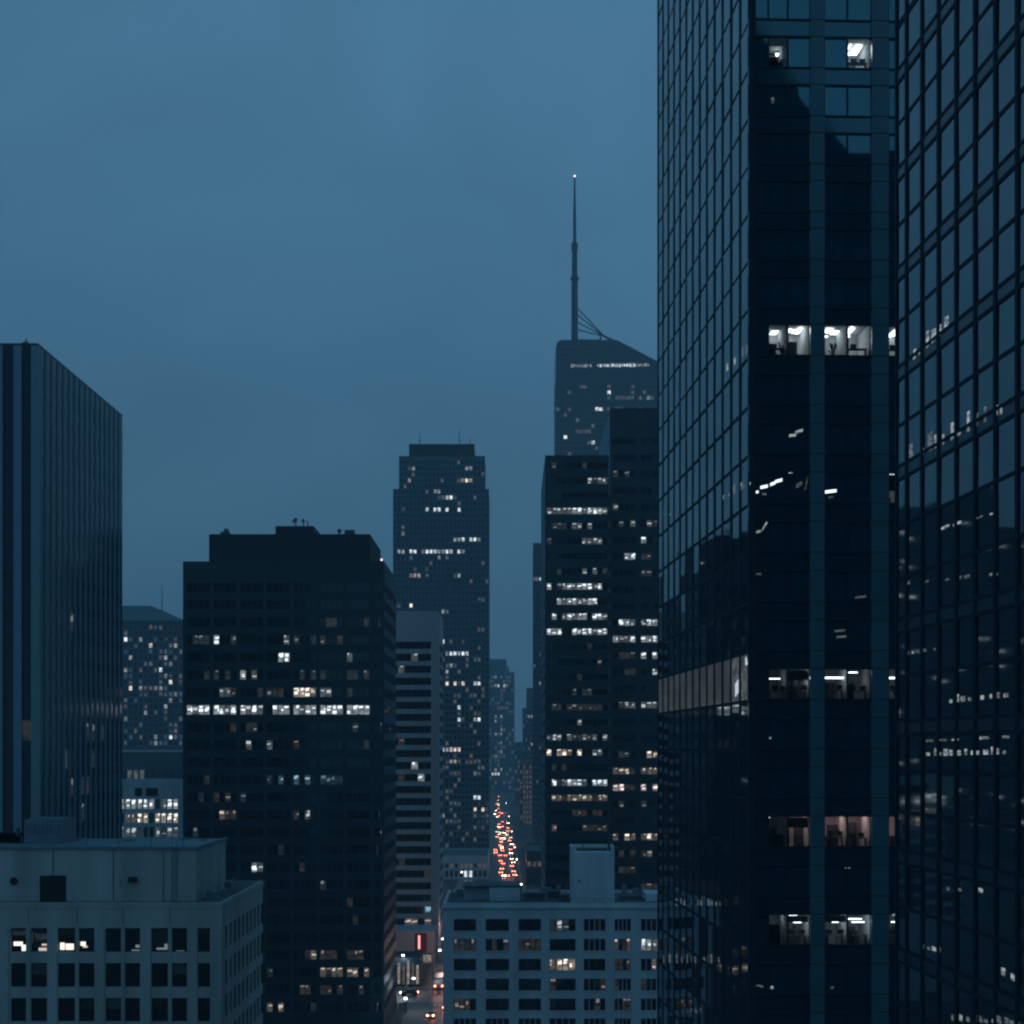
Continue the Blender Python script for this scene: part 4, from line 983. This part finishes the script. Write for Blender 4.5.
for x in [PX(446, 324) + i * 1.5 for i in range(24)]: k.tube((x, 323.2, zr), (x, 323.2, zr + 1.25), .03, .03, 5)
k.tube((PX(446, 324), 323.2, zr + 1.25), (PX(446, 324) + 34.5, 323.2, zr + 1.25), .035, .035, 5); k.build('railing', M_metal, CR.o)
k = MB(); k.tube((PX(452, 348), 348, zr), (PX(452, 348), 348, PZ(868, 348)), .09); k.tube((PX(566, 334), 334, zr), (PX(566, 334), 334, PZ(884, 334)), .09); k.build('vent_pipe', M_metal, CR.o)

# ================================================================ blocks beyond the left edge, seen mirrored in the right hand glass
MR = Building('mirrored_block', 'stepped dark block seen only as a reflection low in the right hand glass wall', V2(-331, 1000), EX, 76, 40, 208)
MR.wall.box(-331, -296, 1000, 1040, 0, 208, MR.mi(M_dwall)); MR.wall.box(-296, -255, 1000, 1040, 0, 203, MR.mi(M_dwall)); MR.wall.box(-320, -304, 1003, 1030, 208, 212, MR.mi(M_mech)); MR.wall.box(-285, -275, 1003, 1030, 203, 206, MR.mi(M_mech))
for k_ in range(3, 48):
    for j in range(19): MR.pane(MR.P, EX, V2(0, -1), j * 4 + .4, j * 4 + 3.4, k_ * 4, k_ * 4 + 2.4, .04, M_dglass, force=L[('c', 3)] if random.random() < .05 else None)
MS = Building('mirrored_slab', 'lower dark slab seen only as a reflection at the right edge of the glass wall', V2(-420, 1000), EX, 88, 40, 188)
MS.wall.box(-420, -332, 1000, 1040, 0, 188, MS.mi(M_dwall))
for k_ in range(3, 44):
    for j in range(22): MS.pane(MS.P, EX, V2(0, -1), j * 4 + .4, j * 4 + 3.4, k_ * 4, k_ * 4 + 2.4, .04, M_dglass, force=L[('c', 3)] if random.random() < .05 else None)

finish_windows()

# ================================================================ STREET LIFE
def car(name, paint, full=True, tl=None):
    o = thing(name, 'car', 'car', (0, 0, 0)); o['_o'] = (0, 0, 0)
    b = MB(); pr = [(-2.2, .35), (-2.25, .75), (-2.1, .95), (-1.6, 1.0), (-1.1, 1.42), (.4, 1.45), (1.15, 1.0), (2.1, .85), (2.25, .6), (2.2, .35)]
    for i in range(len(pr)):
        a, c = pr[i], pr[(i + 1) % len(pr)]
        w0 = .88 if a[1] < 1.1 else .68; w1 = .88 if c[1] < 1.1 else .68
        b.face([(-w0, a[0], a[1]), (w0, a[0], a[1]), (w1, c[0], c[1]), (-w1, c[0], c[1])])
    for s_ in (-1, 1):
        b.face([(s_ * (.88 if y[1] < 1.1 else .68), y[0], y[1]) for y in pr])
    b.build('body', paint, o)
    if full:
        g_ = MB(); g_.face([(-.7, -1.61, 1.05), (.7, -1.61, 1.05), (.62, -1.19, 1.40), (-.62, -1.19, 1.40)]); g_.build('rear_window', M_dglass, o)
        g_ = MB(); g_.face([(-.7, 1.15, 1.07), (.7, 1.15, 1.07), (.62, .48, 1.44), (-.62, .48, 1.44)]); g_.build('windscreen', M_dglass, o)
        for sx in (-.8, .8):
            for sy in (-1.4, 1.35):
                w = MB(); w.tube((sx - .1, sy, .33), (sx + .1, sy, .33), .33, .33, 12); w.build('wheel', M_tire, o)
    for sx in (-.66, .66):
        t_ = MB(); t_.box(sx - .2, sx + .2, -2.32, -2.2, .68, .95); t_.build('tail_light', tl or M_tail, o)
        t_ = MB(); t_.box(sx - .16, sx + .16, 2.2, 2.3, .62, .78); t_.build('headlight', M_head, o)
    return o
paints = [mat('paint_' + n_, c_, .3, 1.5) for n_, c_ in (('silver', (.3, .31, .32)), ('black', (.02, .02, .022)), ('white', (.6, .6, .6)), ('blue', (.05, .08, .14)))]
protos = [car('car', p_) for p_ in paints] + [car('car', paints[0], True, M_tail2)]; farp = [car('car', paints[0], False), car('car', paints[1], False), car('car', paints[1], False, M_tail2)]
used = set()
def put(pr_, x, y, rz, label, group):
    if pr_.name in used: o = copy_tree(pr_)
    else: o = pr_; used.add(pr_.name)
    o.location = (x, y, .02); o.rotation_euler = (0, 0, rz); tag(o, label, 'car', group); return o
random.seed(5)
yy = [830, 1060, 1500]
cnt = 0
for lane, xl_, y_end, pr_l in ((0, -3.9, 2300, .35), (1, -1.2, 2300, .9), (2, 2.0, 2000, .35), (3, 5.2, 1500, .9)):
    y = 852 + random.random() * 30
    while y < y_end:
        if random.random() < pr_l:
            back = random.random() < (.45 if lane == 0 else .22)
            put(random.choice(protos if y < 1150 else farp), xl_ + avx(y) + random.uniform(-1.1, 1.1), y, math.pi if back else 0,
                'distant car with bright headlights in the avenue traffic jam' if back else 'distant car with glowing red tail lights in the avenue traffic jam', 'cars jammed along the distant avenue, %s' % ('headlights' if back else 'tail lights'))
        y += random.uniform(17, 46) * (y / 900) ** 1.6
near = [(-19.2, 421, 0, 'silver car stopped nearest on the avenue at the very bottom of the street gap'), (-26.5, 459, math.radians(90), 'car crossing the avenue junction below the black tower'),
        (-18.6, 497, 0, 'car leaving the junction just past the crossing'), (-16.0, 434, 0, 'pale car waiting at the stop line beside the cream block')]
for i, (x, y, rz, lb) in enumerate(near): put(protos[i % 4], x, y, rz, lb, 'cars near the junction')

def lamp(white=False):
    o = thing('street_lamp', 'lamp', 'street lamp', (0, 0, 0)); o['_o'] = (0, 0, 0)
    k = MB(); k.tube((0, 0, 0), (0, 0, 8), .12, .08); k.tube((0, 0, 8), (1.6, 0, 8.5), .07, .05); k.tube((0, 0, 0), (0, 0, .8), .2, .15); k.build('pole', M_steel, o)
    k = MB(); k.sphere((1.8, 0, 8.35), .34, sz=.6); k.build('lamp_head', M_lampw if white else M_lamp, o)
    ld = bpy.data.lights.new('lamp_light', 'POINT'); ld.energy = 700; ld.color = (1.0, .62, .50) if not white else (.75, .88, 1.0); ld.shadow_soft_size = .4
    lo = bpy.data.objects.new('lamp_light', ld); COL.objects.link(lo); lo.parent = o; lo.location = (1.8, 0, 7.9)
    return o
lp = [lamp(False), lamp(True)]; first = [True, True]
spots = [(-30.6, 474, 0, 1), (-25.6, 427, 0, 1), (-25.8, 393, 0, 1), (-21.2, 515, 0, 0), (-21.2, 486, 0, 0)] + [(-21.0, y, 0, 0) for y in (560, 640, 790, 910, 1120, 1390)] + [(8.0, y, 1, 0) for y in (610, 720, 880, 985, 1170, 1420, 1760)]
for x, y, fl_, wh in spots:
    o = lp[wh] if first[wh] else copy_tree(lp[wh]); first[wh] = False
    o.location = (x + avx(y), y, .14); o.rotation_euler = (0, 0, math.pi if fl_ else 0)
    if wh: tag(o, 'white street lamp %s' % ('lowest in the street gap beside the black tower' if y < 400 else 'on the near corner of the junction below the black tower' if y < 450 else 'on the far corner of the junction by the neon shop'), 'street lamp', 'street lamps')
    elif y < 560: tag(o, 'warm street lamp %s' % ('just past the junction beside the striped block' if y < 500 else 'further on at the foot of the striped block'), 'street lamp', 'street lamps')
    else: tag(o, 'small warm street lamp in the row along the distant avenue', 'street lamp', 'street lamps along the distant avenue')

# neon shop front at the foot of the striped block
sh = thing('neon_shop', 'low shop with a red neon front at the foot of the striped block', 'shop', (-27.5, 532, 0))
k = MB(); k.box(-38, -22.9, 526, 545, 0, 9.6); k.build('wall', M_lav, sh)
for (a, b, z0, z1) in ((-28.6, -25.2, 3.6, 9.0),):
    k = MB(); k.box(a, b, 525.5, 525.9, z0, z1); k.build('neon_glow_panel', M_neon, sh)  # faint emissive panel paints the tube's red glow on the wall
k = MB(); k.box(-27.7, -27.1, 525.0, 525.45, 4.4, 8.4); k.build('neon_tube', M_neonp, sh)
for (a, b) in ((-37, -34.5), (-34, -31.5), (-30.5, -27.6), (-27, -24)):
    k = MB(); k.box(a, b, 525.75, 525.95, .5, 2.6); k.build('shop_window', L[('w', 3)], sh)
k = MB(); k.box(-37.2, -23.3, 524.2, 525.7, 3.0, 3.15); k.build('awning', M_dwall, sh)
ks_ = thing('corner_kiosk', 'small corner block with tall lit windows beside the black tower', 'shop', (-30.5, 486, 0))
k = MB(); k.box(-36, -24.5, 476, 492, 0, 7.6); k.build('wall', M_dwall, ks_)
for i in range(9):
    k = MB(); k.box(-35.6 + i * 1.25, -34.9 + i * 1.25, 475.85, 475.98, .6, 6.9 - (i % 3) * .6); k.build('window', (L[('w', 3)], L[('p', 2)], L[('p', 3)], L[('w', 2)])[i % 4], ks_)
bus = thing('city_bus', 'pale city bus waiting at the junction beside the cream block', 'bus', (-19.35, 474, 0))
k = MB(); k.box(-20.6, -18.1, 469, 480, .45, 3.1); k.box(-20.4, -18.3, 469.3, 479.7, 3.1, 3.25); k.build('body', paints[2], bus)
k = MB(); k.box(-20.4, -18.3, 468.93, 469.05, 1.5, 2.7); k.build('rear_window', L[('c', 3)], bus)
k = MB(); k.box(-20.66, -20.58, 469.6, 479.4, 1.5, 2.6); k.build('side_window', L[('c', 3)], bus)
for sx in (-20.3, -18.4):
    for sy in (471, 477.5):
        k = MB(); k.tube((sx - .15, sy, .5), (sx + .15, sy, .5), .5, .5, 12); k.build('wheel', M_tire, bus)
    k = MB(); k.box(sx - .15, sx + .15, 468.9, 469, .9, 1.15); k.build('tail_light', M_tail, bus)

# ================================================================ HAZE
hz = MB(); hz.box(-2600, 2600, -500, 6100, -2.5, 520)
ho = hz.build('haze', [], None); ho['kind'] = 'stuff'
hm = bpy.data.materials.new('haze_air'); hm.use_nodes = True; t = hm.node_tree; t.nodes.clear()
o_ = N(t, 'ShaderNodeOutputMaterial'); pv = N(t, 'ShaderNodeVolumePrincipled'); pv.inputs['Density'].default_value = .00022; pv.inputs['Color'].default_value = (.74, .90, 1.0, 1)
t.links.new(pv.outputs[0], o_.inputs['Volume']); ho.data.materials.append(hm)
for o in bpy.data.objects:
    if '_o' in o: del o['_o']
